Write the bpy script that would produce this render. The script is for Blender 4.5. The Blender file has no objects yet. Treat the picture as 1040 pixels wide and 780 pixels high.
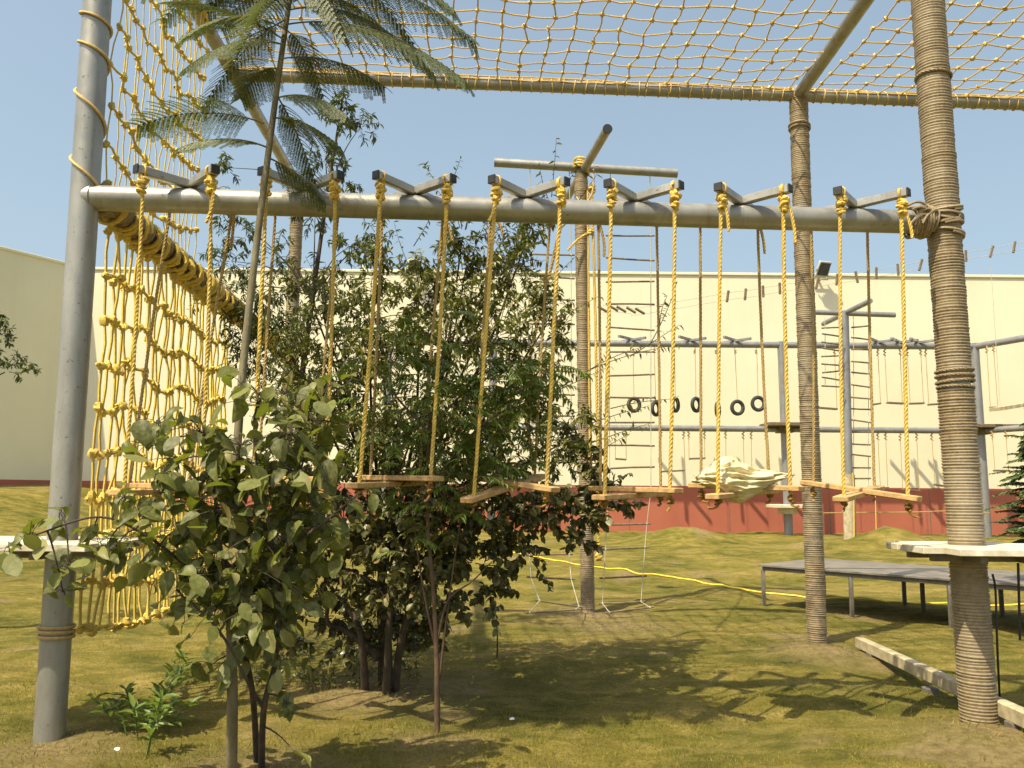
import bpy, math, random
import numpy as np
from mathutils import Vector, Matrix, noise as mnoise

rnd = random.Random(11)
npr = np.random.default_rng(5)
V = Vector
SC = bpy.context.scene
COL = SC.collection

# ------------------------------------------------------------------ camera
F_PX, CX, CY, EYE = 850.0, 520.0, 390.0, 1.5
PITCH, ROLL = math.atan(110 / F_PX), math.radians(0.5)
_F = V((0, math.cos(PITCH), math.sin(PITCH)))
_R0 = V((1, 0, 0)); _U0 = V((0, -math.sin(PITCH), math.cos(PITCH)))
_R = _R0 * math.cos(ROLL) + _U0 * math.sin(ROLL)
_U = _U0 * math.cos(ROLL) - _R0 * math.sin(ROLL)
CAMLOC = V((0, 0, EYE))

def ray(px, py):
    return _F + _R * ((px - CX) / F_PX) + _U * ((CY - py) / F_PX)
def P(px, py, d):
    r = ray(px, py); return CAMLOC + r * (d / r.y)
def PZ(px, py, z):
    r = ray(px, py); return CAMLOC + r * ((z - EYE) / r.z)
def G(px, py):
    p = PZ(px, py, 0.0); p.z = gz(p.x, p.y); return p
def proj(p):
    q = p - CAMLOC; w = q.dot(_F)
    return CX + F_PX * q.dot(_R) / w, CY - F_PX * q.dot(_U) / w

def ss(a, b, x):
    t = max(0.0, min(1.0, (x - a) / (b - a))); return t * t * (3 - 2 * t)

MOUNDS = [(4.2, 20.6, 0.44, 1.2, 0.7), (9.1, 20.4, 0.50, 0.8, 0.7), (7.4, 19.8, .16, .9, .5), (-2.62, 4.6, 0.07, 0.55, 0.35),
          (3.05, 5.3, 0.05, 0.5, 0.4), (-0.7, 5.1, 0.05, 0.6, 0.4), (2.95, 8.1, .06, .5, .4)]
BARE = [(-2.62, 4.95, .42), (3.05, 5.35, .5), (2.98, 8.2, .45), (.97, 10.7, .6), (-.47, 5.15, .28), (-1.03, 6.65, .55), (-1.15, 6.5, .5), (-1.32, 4.55, .45), (-1.4, 4.3, .35), (1.2, 9.9, .6)]
def bare(x, y):
    b = 0.0
    for bx_, by_, r_ in BARE:
        b = max(b, math.exp(-((x - bx_) ** 2 + (y - by_) ** 2) / (r_ * r_)) * 1.1)
    q = mnoise.noise(V((x * .8, y * .9, 21.0))) + .5 * mnoise.noise(V((x * 2.3, y * 2.9, 4.0)))
    b = max(b, .75 * ss(.34, .62, q))
    return max(0.0, min(1.0, b + .35 * b * mnoise.noise(V((x * 6, y * 6, .5)))))
def gz(x, y):
    z = 0.30 * ss(12, 20, y) + 1.30 * ss(12.5, 26, y) * ss(-6.6, -14.4, x)
    for mx, my, h, rx, ry in MOUNDS:
        z += h * math.exp(-((x - mx) / rx) ** 2 - ((y - my) / ry) ** 2)
    z += 0.05 * (mnoise.noise(V((x * .55, y * .55, 3.1)))) * ss(3, 5, y)
    z += 0.045 * mnoise.noise(V((x * 1.5, y * 2.4, 7.7))) + 0.020 * mnoise.noise(V((x * 5.5, y * 6.5, 1.2)))
    return z

# ------------------------------------------------------------------ materials
def new_mat(name):
    m = bpy.data.materials.new(name); m.use_nodes = True
    nt = m.node_tree; b = nt.nodes['Principled BSDF']
    return m, nt, b
def N(nt, t, **kw):
    n = nt.nodes.new(t)
    for k, v in kw.items():
        if k in n.inputs.keys() if hasattr(n.inputs, 'keys') else False: n.inputs[k].default_value = v
        else: setattr(n, k, v)
    return n
def ramp(nt, fac, stops):
    r = nt.nodes.new('ShaderNodeValToRGB')
    el = r.color_ramp.elements
    while len(el) < len(stops): el.new(0.5)
    for e, (p, c) in zip(el, stops): e.position = p; e.color = (*c, 1)
    nt.links.new(fac, r.inputs['Fac']); return r.outputs['Color']
def noise_fac(nt, scale, detail=4, rough=.55, stretch=None, dist=0.0):
    tc = nt.nodes.new('ShaderNodeTexCoord'); src = tc.outputs['Object']
    if stretch:
        mp = nt.nodes.new('ShaderNodeMapping'); mp.inputs['Scale'].default_value = stretch
        nt.links.new(src, mp.inputs['Vector']); src = mp.outputs['Vector']
    n = nt.nodes.new('ShaderNodeTexNoise'); n.inputs['Scale'].default_value = scale
    n.inputs['Detail'].default_value = detail; n.inputs['Roughness'].default_value = rough
    n.inputs['Distortion'].default_value = dist
    nt.links.new(src, n.inputs['Vector']); return n.outputs['Fac']
def bump(nt, b, fac, strength, dist=.01):
    bp = nt.nodes.new('ShaderNodeBump'); bp.inputs['Strength'].default_value = strength
    bp.inputs['Distance'].default_value = dist
    nt.links.new(fac, bp.inputs['Height']); nt.links.new(bp.outputs['Normal'], b.inputs['Normal'])
def mixc(nt, fac, a, b, mode='MIX'):
    m = nt.nodes.new('ShaderNodeMix'); m.data_type = 'RGBA'; m.blend_type = mode
    if isinstance(fac, float): m.inputs[0].default_value = fac
    else: nt.links.new(fac, m.inputs[0])
    for i, c in ((6, a), (7, b)):
        if isinstance(c, tuple): m.inputs[i].default_value = (*c, 1)
        else: nt.links.new(c, m.inputs[i])
    return m.outputs[2]
def simple(name, c1, c2, scale=8, rough=.6, bumpk=0.0, bdist=.01, metal=0.0, stretch=None, spec=.5, lo=.3, hi=.7):
    m, nt, b = new_mat(name)
    f = noise_fac(nt, scale, 5, .6, stretch)
    nt.links.new(ramp(nt, f, [(lo, c1), (hi, c2)]), b.inputs['Base Color'])
    b.inputs['Roughness'].default_value = rough; b.inputs['Metallic'].default_value = metal
    b.inputs['Specular IOR Level'].default_value = spec
    if bumpk: bump(nt, b, noise_fac(nt, scale * 5, 4, .6, stretch), bumpk, bdist)
    return m

def rope_mat(name, c1, c2, dirt, scale):
    m, nt, b = new_mat(name)
    base = ramp(nt, noise_fac(nt, scale, 5, .6), [(.3, c1), (.7, c2)])
    base = mixc(nt, ramp(nt, noise_fac(nt, 2.3, 5, .7), [(.42, (0, 0, 0)), (.72, (.75,) * 3)]), base, dirt)
    nt.links.new(base, b.inputs['Base Color']); b.inputs['Roughness'].default_value = .62
    bump(nt, b, noise_fac(nt, scale * 5, 4), .45, .003)
    return m
def painted_steel(name, c, c2, rust=True):
    m, nt, b = new_mat(name)
    f = noise_fac(nt, 5, 6, .65, (1, 1, .35))
    base = ramp(nt, f, [(.3, c2), (.65, c)])
    sp = noise_fac(nt, 38, 3, .5)
    base = mixc(nt, ramp(nt, sp, [(.66, (0, 0, 0)), (.74, (1, 1, 1))]), base, (.16, .13, .10))
    gr = noise_fac(nt, 2.2, 8, .75, (2.5, 2.5, .5), .8)
    base = mixc(nt, ramp(nt, gr, [(.52, (0, 0, 0)), (.72, (.65,) * 3)]), base, (.20, .17, .13))
    rs = noise_fac(nt, 11, 8, .8)
    base = mixc(nt, ramp(nt, rs, [(.66, (0, 0, 0)), (.73, (.8,) * 3)]), base, (.17, .085, .04))
    nt.links.new(base, b.inputs['Base Color'])
    b.inputs['Metallic'].default_value = .45
    r = ramp(nt, noise_fac(nt, 9, 4), [(.3, (.30,) * 3), (.7, (.52,) * 3)])
    nt.links.new(r, b.inputs['Roughness'])
    bump(nt, b, noise_fac(nt, 60, 3), .12, .003)
    return m
M = {}
M['steel'] = painted_steel('grey_steel_paint', (.37, .365, .335), (.25, .245, .225))
M['steel_far'] = painted_steel('weathered_steel', (.30, .30, .31), (.22, .22, .23))
M['bracket'] = painted_steel('bracket_steel', (.44, .43, .40), (.30, .29, .27))
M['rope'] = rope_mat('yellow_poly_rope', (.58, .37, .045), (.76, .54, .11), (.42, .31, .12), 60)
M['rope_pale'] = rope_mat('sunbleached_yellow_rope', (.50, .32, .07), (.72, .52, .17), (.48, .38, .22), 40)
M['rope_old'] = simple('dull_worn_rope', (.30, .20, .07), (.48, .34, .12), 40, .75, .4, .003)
M['rope_net'] = rope_mat('net_rope', (.56, .38, .04), (.78, .60, .12), (.44, .31, .10), 30)
M['rope_wrap'] = rope_mat('jute_wrap', (.17, .125, .068), (.31, .235, .135), (.34, .285, .20), 26)
M['rope_white'] = simple('pale_cord', (.34, .31, .25), (.50, .47, .38), 30, .8)
M['rope_tail'] = simple('burnt_rope_tail', (.12, .04, .012), (.42, .24, .04), 40, .6)
M['wood'] = simple('plank_wood', (.34, .20, .075), (.58, .38, .16), 9, .65, .5, .004, stretch=(3, 3, 3))
M['wood_pale'] = simple('bleached_wood', (.26, .215, .125), (.54, .46, .30), 10, .75, .5, .005)
M['wood_white'] = simple('worn_white_boards', (.40, .34, .22), (.74, .70, .58), 7, .6, .4, .004)
M['rung'] = simple('rung_wood', (.09, .065, .04), (.20, .15, .09), 20, .7)
M['cap'] = simple('black_plastic', (.012, .012, .012), (.03, .03, .03), 20, .5)
M['rubber'] = simple('tyre_rubber', (.02, .02, .02), (.05, .048, .045), 20, .75)
M['lamp_glass'] = simple('lamp_glass', (.03, .035, .04), (.07, .08, .09), 6, .12)
M['lamp_body'] = simple('lamp_body', (.35, .36, .36), (.5, .5, .48), 8, .5)
M['deck'] = simple('stage_deck', (.12, .105, .09), (.22, .20, .175), 5, .45, .3, .004, spec=.5)
M['leg'] = simple('stage_leg_steel', (.10, .09, .075), (.18, .16, .13), 12, .6)
M['tarp'] = simple('cream_cloth', (.56, .47, .24), (.74, .66, .42), 7, .75, .3, .004)
M['paper'] = simple('litter', (.75, .75, .73), (.85, .85, .84), 5, .7)
M['hose'] = simple('yellow_line', (.75, .52, .03), (.85, .62, .07), 9, .5)
M['bark_grey'] = simple('smooth_grey_bark', (.10, .085, .045), (.22, .19, .11), 14, .85, .6, .006, stretch=(1, 1, .4))
M['bark_brown'] = simple('brown_bark', (.06, .036, .02), (.15, .09, .05), 16, .9, .8, .008, stretch=(1, 1, .35))
M['bark_dark'] = simple('dark_bark', (.035, .026, .018), (.10, .075, .05), 16, .9, .8, .008, stretch=(1, 1, .35))

def wall_mat(name, c1, c2, seams=True, streak=(.55, .48, .28)):
    m, nt, b = new_mat(name)
    f = noise_fac(nt, .35, 5, .6)
    base = ramp(nt, f, [(.3, c1), (.7, c2)])
    st = noise_fac(nt, 1.0, 5, .65, (1.6, 1.6, .08))
    base = mixc(nt, ramp(nt, st, [(.55, (0, 0, 0)), (.85, (.16,) * 3)]), base, streak)
    nt.links.new(base, b.inputs['Base Color']); b.inputs['Roughness'].default_value = .8
    bump(nt, b, noise_fac(nt, 14, 5), .15, .01)
    return m
M['wall'] = wall_mat('cream_wall_paint', (.66, .615, .445), (.73, .68, .515))
M['wall_left_bounce'] = wall_mat('cream_wall_paint_bounce', (.74, .69, .47), (.80, .75, .53))  # same cream paint, with bounced light on the shaded wall lifted into its colour
M['red'] = wall_mat('red_oxide_paint', (.33, .092, .055), (.43, .135, .078), streak=(.46, .22, .14))

def leaf_mat(name, cols, rough=.42, trans=.22, tcol=(.16, .22, .03), spec=.5):
    m, nt, b = new_mat(name)
    at = nt.nodes.new('ShaderNodeAttribute'); at.attribute_name = 'rnd'
    c = ramp(nt, at.outputs['Fac'], cols)
    c = mixc(nt, ramp(nt, noise_fac(nt, 45, 4, .65), [(.35, (0, 0, 0)), (.75, (.55,) * 3)]), c, tuple(min(1, q * 1.25 + .01) for q in cols[-2][1]))
    nt.links.new(c, b.inputs['Base Color']); b.inputs['Roughness'].default_value = rough
    b.inputs['Specular IOR Level'].default_value = spec
    tr = nt.nodes.new('ShaderNodeBsdfTranslucent'); tr.inputs['Color'].default_value = (*tcol, 1)
    mx = nt.nodes.new('ShaderNodeMixShader'); mx.inputs['Fac'].default_value = trans
    out = nt.nodes['Material Output']
    nt.links.new(b.outputs[0], mx.inputs[1]); nt.links.new(tr.outputs[0], mx.inputs[2])
    nt.links.new(mx.outputs[0], out.inputs['Surface'])
    return m
M['leaf_dark'] = leaf_mat('small_dark_leaf', [(0, (.040, .050, .007)), (.5, (.105, .115, .020)), (.88, (.20, .20, .045)), (1, (.24, .16, .045))], .38, .16)
M['leaf_round'] = leaf_mat('round_dark_leaf', [(0, (.034, .037, .007)), (.6, (.090, .090, .020)), (.9, (.17, .155, .05)), (1, (.19, .11, .04))], .44, .10)
M['leaf_broad'] = leaf_mat('broad_leaf', [(0, (.022, .034, .005)), (.45, (.060, .078, .013)), (.78, (.15, .168, .042)), (.95, (.25, .23, .085)), (1, (.17, .10, .04))], .48, .26, (.30, .36, .03), .28)
M['leaf_neem'] = leaf_mat('neem_leaf', [(0, (.06, .10, .014)), (.7, (.135, .195, .032)), (1, (.22, .25, .06))], .36, .22, (.18, .28, .03))
M['leaf_feather'] = leaf_mat('feathery_leaf', [(0, (.045, .068, .026)), (.6, (.085, .115, .046)), (1, (.16, .18, .085))], .5, .25, (.20, .26, .05))
M['leaf_willow'] = leaf_mat('slender_leaf', [(0, (.030, .048, .016)), (.6, (.055, .08, .028)), (1, (.12, .13, .05))], .4, .22)
M['leaf_bright'] = leaf_mat('bright_leaf', [(0, (.06, .10, .015)), (.6, (.11, .17, .025)), (1, (.18, .23, .05))], .45, .3, (.25, .36, .04))
M['leaf_fir'] = leaf_mat('fir_leaf', [(0, (.05, .085, .025)), (.7, (.11, .165, .05)), (1, (.20, .25, .09))], .4, .12)
M['grass'] = leaf_mat('grass_blade', [(0, (.055, .080, .010)), (.4, (.15, .150, .018)), (.7, (.29, .23, .045)), (1, (.36, .28, .10))], .7, .25, (.26, .27, .03), .15)

def ground_mat():
    m, nt, b = new_mat('dry_lawn')
    big = noise_fac(nt, .55, 6, .6, (1, 1.7, 1), .6)
    mid = noise_fac(nt, 2.6, 9, .74, (1, 1.5, 1), .5)
    fine = noise_fac(nt, 42, 6, .7, (1, 1.5, 1))
    g = ramp(nt, big, [(.37, (.050, .070, .008)), (.46, (.135, .138, .018)), (.54, (.26, .21, .042)), (.68, (.38, .29, .10))])
    g2 = ramp(nt, mid, [(.36, (.045, .052, .008)), (.48, (.165, .148, .022)), (.61, (.41, .32, .10))])
    c = mixc(nt, .5, g, g2)
    c = mixc(nt, ramp(nt, fine, [(.35, (.75,) * 3), (.5, (.25,) * 3), (.72, (0, 0, 0))]), c, (.075, .058, .016))
    at = nt.nodes.new('ShaderNodeAttribute'); at.attribute_name = 'bare'
    soil = ramp(nt, noise_fac(nt, 16, 7, .7), [(.32, (.13, .095, .040)), (.6, (.29, .22, .105))])
    c = mixc(nt, at.outputs['Fac'], c, soil)
    nt.links.new(c, b.inputs['Base Color']); b.inputs['Roughness'].default_value = .95
    b.inputs['Specular IOR Level'].default_value = .15
    bump(nt, b, fine, .9, .03)
    return m
M['ground'] = ground_mat()

# ------------------------------------------------------------------ object plumbing
ORG = {}
def tag(o, label=None, cat=None, group=None, kind=None):
    if label: o['label'] = label
    if cat: o['category'] = cat
    if group: o['group'] = group
    if kind: o['kind'] = kind
    return o
def root(name, loc, label, cat, group=None):
    o = bpy.data.objects.new(name, None); o.empty_display_size = .2
    COL.objects.link(o); o.location = loc; ORG[o.name] = V(loc)
    return tag(o, label, cat, group)
def link_mesh(name, me, mat, parent, origin, smooth=False):
    me.materials.append(mat)
    o = bpy.data.objects.new(name, me); COL.objects.link(o)
    if parent is not None: o.parent = parent
    else: o.location = origin
    ORG[o.name] = V(origin)
    if smooth: me.polygons.foreach_set('use_smooth', [True] * len(me.polygons))
    return o

class MB:
    def __init__(s): s.v = []; s.f = []
    def add(s, vs, fs):
        k = len(s.v); s.v.extend(vs); s.f.extend([tuple(i + k for i in f) for f in fs])
    def tube(s, pts, r, n=6, caps=True, closed=False):
        pts = [V(p) for p in pts]; m = len(pts)
        rs = r if isinstance(r, (list, tuple)) else [r] * m
        k = len(s.v); ref = None
        for i, p in enumerate(pts):
            if closed: t = pts[(i + 1) % m] - pts[i - 1]
            else: t = pts[min(i + 1, m - 1)] - pts[max(i - 1, 0)]
            if t.length < 1e-9: t = V((0, 0, 1))
            t.normalize()
            if ref is None:
                ref = V((1, 0, 0)) if abs(t.x) < .8 else V((0, 1, 0))
            a = ref - t * ref.dot(t)
            if a.length < 1e-6: a = t.orthogonal()
            a.normalize(); b = t.cross(a); ref = a
            for j in range(n):
                w = 2 * math.pi * j / n
                s.v.append(p + (a * math.cos(w) + b * math.sin(w)) * rs[i])
        for i in range(m if closed else m - 1):
            i2 = (i + 1) % m
            for j in range(n):
                j2 = (j + 1) % n
                s.f.append((k + i * n + j, k + i * n + j2, k + i2 * n + j2, k + i2 * n + j))
        if caps and not closed:
            s.f.append(tuple(k + j for j in range(n))[::-1])
            s.f.append(tuple(k + (m - 1) * n + j for j in range(n)))
    def box(s, c, ax, ay, az, hx, hy, hz, bev=.0):
        c = V(c); k = len(s.v)
        ax, ay, az = V(ax).normalized(), V(ay).normalized(), V(az).normalized()
        if bev <= 0:
            for sz in (-1, 1):
                for sx, sy in ((-1, -1), (1, -1), (1, 1), (-1, 1)):
                    s.v.append(c + ax * hx * sx + ay * hy * sy + az * hz * sz)
            q = [(3, 2, 1, 0), (4, 5, 6, 7), (0, 1, 5, 4), (1, 2, 6, 5), (2, 3, 7, 6), (3, 0, 4, 7)]
            s.f.extend([tuple(k + i for i in f) for f in q]); return
        lv = [(-hz, bev), (-hz + bev, 0), (hz - bev, 0), (hz, bev)]
        for z, ins in lv:
            X, Y = hx - ins, hy - ins; e = bev
            for x, y in ((-X + e, -Y), (X - e, -Y), (X, -Y + e), (X, Y - e), (X - e, Y), (-X + e, Y), (-X, Y - e), (-X, -Y + e)):
                s.v.append(c + ax * x + ay * y + az * z)
        for l in range(3):
            for j in range(8):
                j2 = (j + 1) % 8
                s.f.append((k + l * 8 + j, k + l * 8 + j2, k + l * 8 + 8 + j2, k + l * 8 + 8 + j))
        s.f.append(tuple(k + j for j in range(8))[::-1]); s.f.append(tuple(k + 24 + j for j in range(8)))
    def bar(s, a, b, w, h, bev=.004, up=(0, 0, 1)):
        a, b = V(a), V(b); d = (b - a); L = d.length; d.normalize()
        side = d.cross(V(up)); side.normalize(); u = side.cross(d)
        s.box((a + b) / 2, d, side, u, L / 2, w / 2, h / 2, bev)
    def blob(s, c, r, squash=(1, 1, 1), n=7, m=5, amp=.2):
        c = V(c); k = len(s.v); off = V((rnd.random() * 50, rnd.random() * 50, rnd.random() * 50))
        rings = []
        for i in range(1, m):
            th = math.pi * i / m
            for j in range(n):
                ph = 2 * math.pi * j / n
                d = V((math.sin(th) * math.cos(ph), math.sin(th) * math.sin(ph), math.cos(th)))
                q = r * (1 + amp * mnoise.noise(d * 2.2 + off))
                s.v.append(c + V((d.x * squash[0], d.y * squash[1], d.z * squash[2])) * q)
        s.v.append(c + V((0, 0, r * squash[2]))); s.v.append(c - V((0, 0, r * squash[2])))
        T, B = k + (m - 1) * n, k + (m - 1) * n + 1
        for j in range(n):
            j2 = (j + 1) % n
            s.f.append((T, k + j, k + j2)); s.f.append((B, k + (m - 2) * n + j2, k + (m - 2) * n + j))
            for i in range(m - 2):
                s.f.append((k + i * n + j, k + (i + 1) * n + j, k + (i + 1) * n + j2, k + i * n + j2))
    def rope(s, pts, R, pitch=None, n=5, step=None):
        pitch = pitch or R * 7
        pts = resample(pts, step or pitch / 7)
        m = len(pts)
        strands = [[], [], []]; ref = None; dist = 0
        for i, p in enumerate(pts):
            t = (pts[min(i + 1, m - 1)] - pts[max(i - 1, 0)]).normalized()
            if ref is None: ref = V((1, 0, 0)) if abs(t.x) < .8 else V((0, 1, 0))
            a = (ref - t * ref.dot(t)).normalized(); b = t.cross(a); ref = a
            if i: dist += (pts[i] - pts[i - 1]).length
            for q in range(3):
                w = 2 * math.pi * (dist / pitch + q / 3)
                strands[q].append(p + (a * math.cos(w) + b * math.sin(w)) * R * .52)
        for st in strands: s.tube(st, R * .56, n)
    def coil(s, c, axis, rad, r, turns, height, n=5, seg=12, jit=.0):
        c = V(c); ax = V(axis).normalized(); a = ax.orthogonal().normalized(); b = ax.cross(a)
        pts = []; T = int(turns * seg)
        ph = rnd.random() * 6.28
        for i in range(T + 1):
            w = ph + 2 * math.pi * i / seg; q = rad * (1 + jit * math.sin(w * 1.7 + ph))
            pts.append(c + a * math.cos(w) * q + b * math.sin(w) * q + ax * height * (i / T - .5))
        s.tube(pts, r, n)
    def build(s, name, mat, parent=None, origin=None, smooth=True):
        if parent is not None: org = ORG[parent.name]
        elif origin is not None: org = V(origin)
        else:
            xs = [v[0] for v in s.v]; ys = [v[1] for v in s.v]; zs = [v[2] for v in s.v]
            org = V(((min(xs) + max(xs)) / 2, (min(ys) + max(ys)) / 2, min(zs)))
        me = bpy.data.meshes.new(name)
        me.from_pydata([tuple(V(v) - org) for v in s.v], [], s.f); me.update()
        o = link_mesh(name, me, mat, parent, org, False)
        if smooth:
            me.polygons.foreach_set('use_smooth', [True] * len(me.polygons))
            if smooth != 'all':
                try: me.set_sharp_from_angle(angle=math.radians(40))
                except Exception: pass
        return o

def resample(pts, step):
    pts = [V(p) for p in pts]; out = [pts[0].copy()]; carry = 0
    for a, b in zip(pts[:-1], pts[1:]):
        L = (b - a).length; k = max(1, int(round(L / step)))
        for i in range(1, k + 1): out.append(a.lerp(b, i / k))
    return out
def bez(a, b, bulge, n=8):
    a, b, m = V(a), V(b), (V(a) + V(b)) / 2 + V(bulge)
    return [a * (1 - t) ** 2 + m * 2 * t * (1 - t) + b * t * t for t in [i / n for i in range(n + 1)]]
def spline(pts, k=6):
    pts = [V(p) for p in pts]; q = [pts[0] * 2 - pts[1]] + pts + [pts[-1] * 2 - pts[-2]]; out = []
    for i in range(1, len(q) - 2):
        for j in range(k):
            t = j / k; a, b, c, d = q[i - 1], q[i], q[i + 1], q[i + 2]
            out.append(.5 * ((2 * b) + (c - a) * t + (2 * a - 5 * b + 4 * c - d) * t * t + (3 * b - a - 3 * c + d) * t ** 3))
    out.append(pts[-1]); return out
def lerp_list(a, b, n): return [a + (b - a) * i / (n - 1) for i in range(n)]

# ------------------------------------------------------------------ foliage
def norm(a): return a / np.maximum(np.linalg.norm(a, axis=1, keepdims=True), 1e-9)
TEMPL = {
 'small': (np.array([(0, 0, 0), (.5, .42, .08), (0, 1, -.06), (-.5, .42, .08)]), [(0, 1, 2), (0, 2, 3)]),
 'lance': (np.array([(0, 0, 0), (.5, .3, .05), (.36, .65, .02), (0, 1, -.14), (-.36, .65, .02), (-.5, .3, .05), (0, .5, -.02)]),
           [(0, 1, 6), (1, 2, 6), (2, 3, 6), (3, 4, 6), (4, 5, 6), (5, 0, 6)]),
 'broad': (np.array([(0, 0, 0), (.30, .12, .05), (.50, .38, .07), (.42, .68, .02), (.16, .92, -.10), (0, 1.0, -.16),
                     (-.16, .92, -.10), (-.42, .68, .02), (-.50, .38, .07), (-.30, .12, .05), (0, .15, 0), (0, .42, -.01), (0, .72, -.06)]),
           [(0, 1, 10), (0, 10, 9), (1, 2, 11, 10), (9, 10, 11, 8), (2, 3, 12, 11), (8, 11, 12, 7), (3, 4, 12), (7, 12, 6), (4, 5, 12), (5, 6, 12)]),
 'blade': (np.array([(.5, 0, 0), (-.5, 0, 0), (0, 1, .25)]), [(0, 1, 2)]),
}
def leaf_mesh(name, Pp, D, Nn, L, W, kind, mat, parent=None, origin=None, rv=None):
    Pp, D, Nn = np.asarray(Pp, float), norm(np.asarray(D, float)), np.asarray(Nn, float)
    L = np.asarray(L, float).reshape(-1, 1); W = np.asarray(W, float).reshape(-1, 1)
    S = norm(np.cross(D, Nn)); Nn = np.cross(S, D)
    T, F = TEMPL[kind]; k = len(T); n = len(Pp)
    curl = npr.uniform(-.4, 2.6, (n, 1)) if kind == 'broad' else npr.uniform(.3, 1.8, (n, 1)); wob = npr.normal(0, .13, (n, 1))
    vs = np.concatenate([(Pp + D * L * t[1] + S * W * t[0] * (1 + (wob * (1 if t[0] > 0 else -1))) + Nn * L * t[2] * curl)[:, None, :] for t in T], axis=1).reshape(-1, 3)
    org = ORG[parent.name] if parent is not None else V(origin or (0, 0, 0))
    vs -= np.array(org)
    loops = []; starts = []; tot = []
    fl = [i for f in F for i in f]; sizes = [len(f) for f in F]
    base = np.arange(n)[:, None] * k
    li = (base + np.array(fl)[None, :]).reshape(-1)
    sz = np.tile(np.array(sizes), n); st = np.concatenate([[0], np.cumsum(sz)[:-1]])
    me = bpy.data.meshes.new(name)
    me.vertices.add(n * k); me.vertices.foreach_set('co', vs.astype(np.float32).reshape(-1))
    me.loops.add(len(li)); me.loops.foreach_set('vertex_index', li.astype(np.int32))
    me.polygons.add(len(sz)); me.polygons.foreach_set('loop_start', st.astype(np.int32))
    try: me.polygons.foreach_set('loop_total', sz.astype(np.int32))
    except Exception: pass
    me.update(calc_edges=True)
    at = me.attributes.new('rnd', 'FLOAT', 'POINT')
    if rv is None: rv = npr.random(n)
    at.data.foreach_set('value', np.repeat(np.asarray(rv), k).astype(np.float32))
    me.validate()
    return link_mesh(name, me, mat, parent, org, smooth=(kind != 'blade'))

class Crown:
    """twigs and leaf places collected for one tree"""
    def __init__(s): s.p = []; s.d = []; s.n = []; s.l = []; s.w = []; s.tw = MB()
    def leaf(s, p, d, n, l, w): s.p.append(tuple(p)); s.d.append(tuple(d)); s.n.append(tuple(n)); s.l.append(l); s.w.append(w)
    def clump(s, c, rad, twigs, per, L, asp=.4, droop=.3, twig_r=.003, spread=.8, up=.25, start=.3):
        c = V(c)
        for _ in range(twigs):
            d = V((rnd.gauss(0, 1), rnd.gauss(0, 1), rnd.gauss(0, 1))).normalized()
            q = rnd.random() ** .6
            a = c + V((d.x * rad[0], d.y * rad[1], d.z * rad[2])) * (q * .35)
            b = c + V((d.x * rad[0], d.y * rad[1], d.z * rad[2])) * (.55 + .55 * q)
            s.twig(a, b, per, L, asp, droop, twig_r, spread, up, start)
    def twig(s, a, b, per, L, asp=.4, droop=.3, twig_r=.003, spread=.8, up=.25, start=.3):
        a, b = V(a), V(b); ln = (b - a).length
        pts = bez(a, b, V((rnd.uniform(-.12, .12), rnd.uniform(-.12, .12), up)) * ln, 6)
        s.tw.tube(pts, lerp_list(twig_r * 1.6, twig_r * .5, 7), 3, False)
        for i in range(per):
            t = start + (1 - start) * (i + rnd.random()) / per
            x = t * 6; k = min(int(x), 5); p = pts[k].lerp(pts[k + 1], x - k)
            ax = (pts[k + 1] - pts[k]).normalized()
            sd = ax.orthogonal(); sd.rotate(Matrix.Rotation(rnd.random() * 6.28, 3, ax))
            d = ax * (1 - spread) + sd.normalized() * spread + V((0, 0, -droop)) + V((rnd.gauss(0, .15), rnd.gauss(0, .15), rnd.gauss(0, .15)))
            n = V((rnd.gauss(0, .45), rnd.gauss(0, .45), 1))
            l = L * rnd.uniform(.6, 1.25)
            s.leaf(p, d, n, l, l * asp * rnd.uniform(.8, 1.2))
    def build(s, name, kind, mat, bark, parent, rv=None):
        if s.tw.v: s.tw.build('twigs', bark, parent)['kind'] = 'stuff'
        return leaf_mesh(name, s.p, s.d, s.n, s.l, s.w, kind, mat, parent, rv=rv)

# ------------------------------------------------------------------ world, sun, camera
SUN_DIR = V((.66, .66, -1.5)).normalized()
el = math.asin(-SUN_DIR.z); az = math.atan2(-SUN_DIR.x, -SUN_DIR.y)
w = bpy.data.worlds.new('World'); SC.world = w; w.use_nodes = True
bg = w.node_tree.nodes['Background']
sky = w.node_tree.nodes.new('ShaderNodeTexSky'); sky.sky_type = 'NISHITA'; sky.sun_disc = False
sky.sun_elevation = el; sky.sun_rotation = az % (2 * math.pi)
sky.altitude = 100; sky.air_density = 1.0; sky.dust_density = 4.5; sky.ozone_density = 1.0
_nt = w.node_tree
_tc = _nt.nodes.new('ShaderNodeTexCoord'); _sx = _nt.nodes.new('ShaderNodeSeparateXYZ'); _nt.links.new(_tc.outputs['Generated'], _sx.inputs[0])
_hz = ramp(_nt, _sx.outputs['Z'], [(.0, (.50,) * 3), (.30, (.42,) * 3), (.52, (.34,) * 3), (.8, (0, 0, 0))])     # pale haze, thinning towards the zenith
_nt.links.new(mixc(_nt, _hz, sky.outputs[0], (3.1, 3.95, 4.0)), bg.inputs['Color']); bg.inputs['Strength'].default_value = .13
sl = bpy.data.lights.new('sun', 'SUN'); sl.energy = 4.7; sl.angle = math.radians(.55); sl.color = (1, .885, .62)
so = bpy.data.objects.new('sun', sl); COL.objects.link(so)
so.rotation_euler = SUN_DIR.to_track_quat('-Z', 'Y').to_euler(); so.location = (-8, -8, 20)
cam = bpy.data.cameras.new('camera'); cam.sensor_width = 36; cam.lens = F_PX / 1040 * 36; cam.clip_end = 2000; cam.clip_start = .05
co = bpy.data.objects.new('camera', cam); COL.objects.link(co); SC.camera = co
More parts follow.
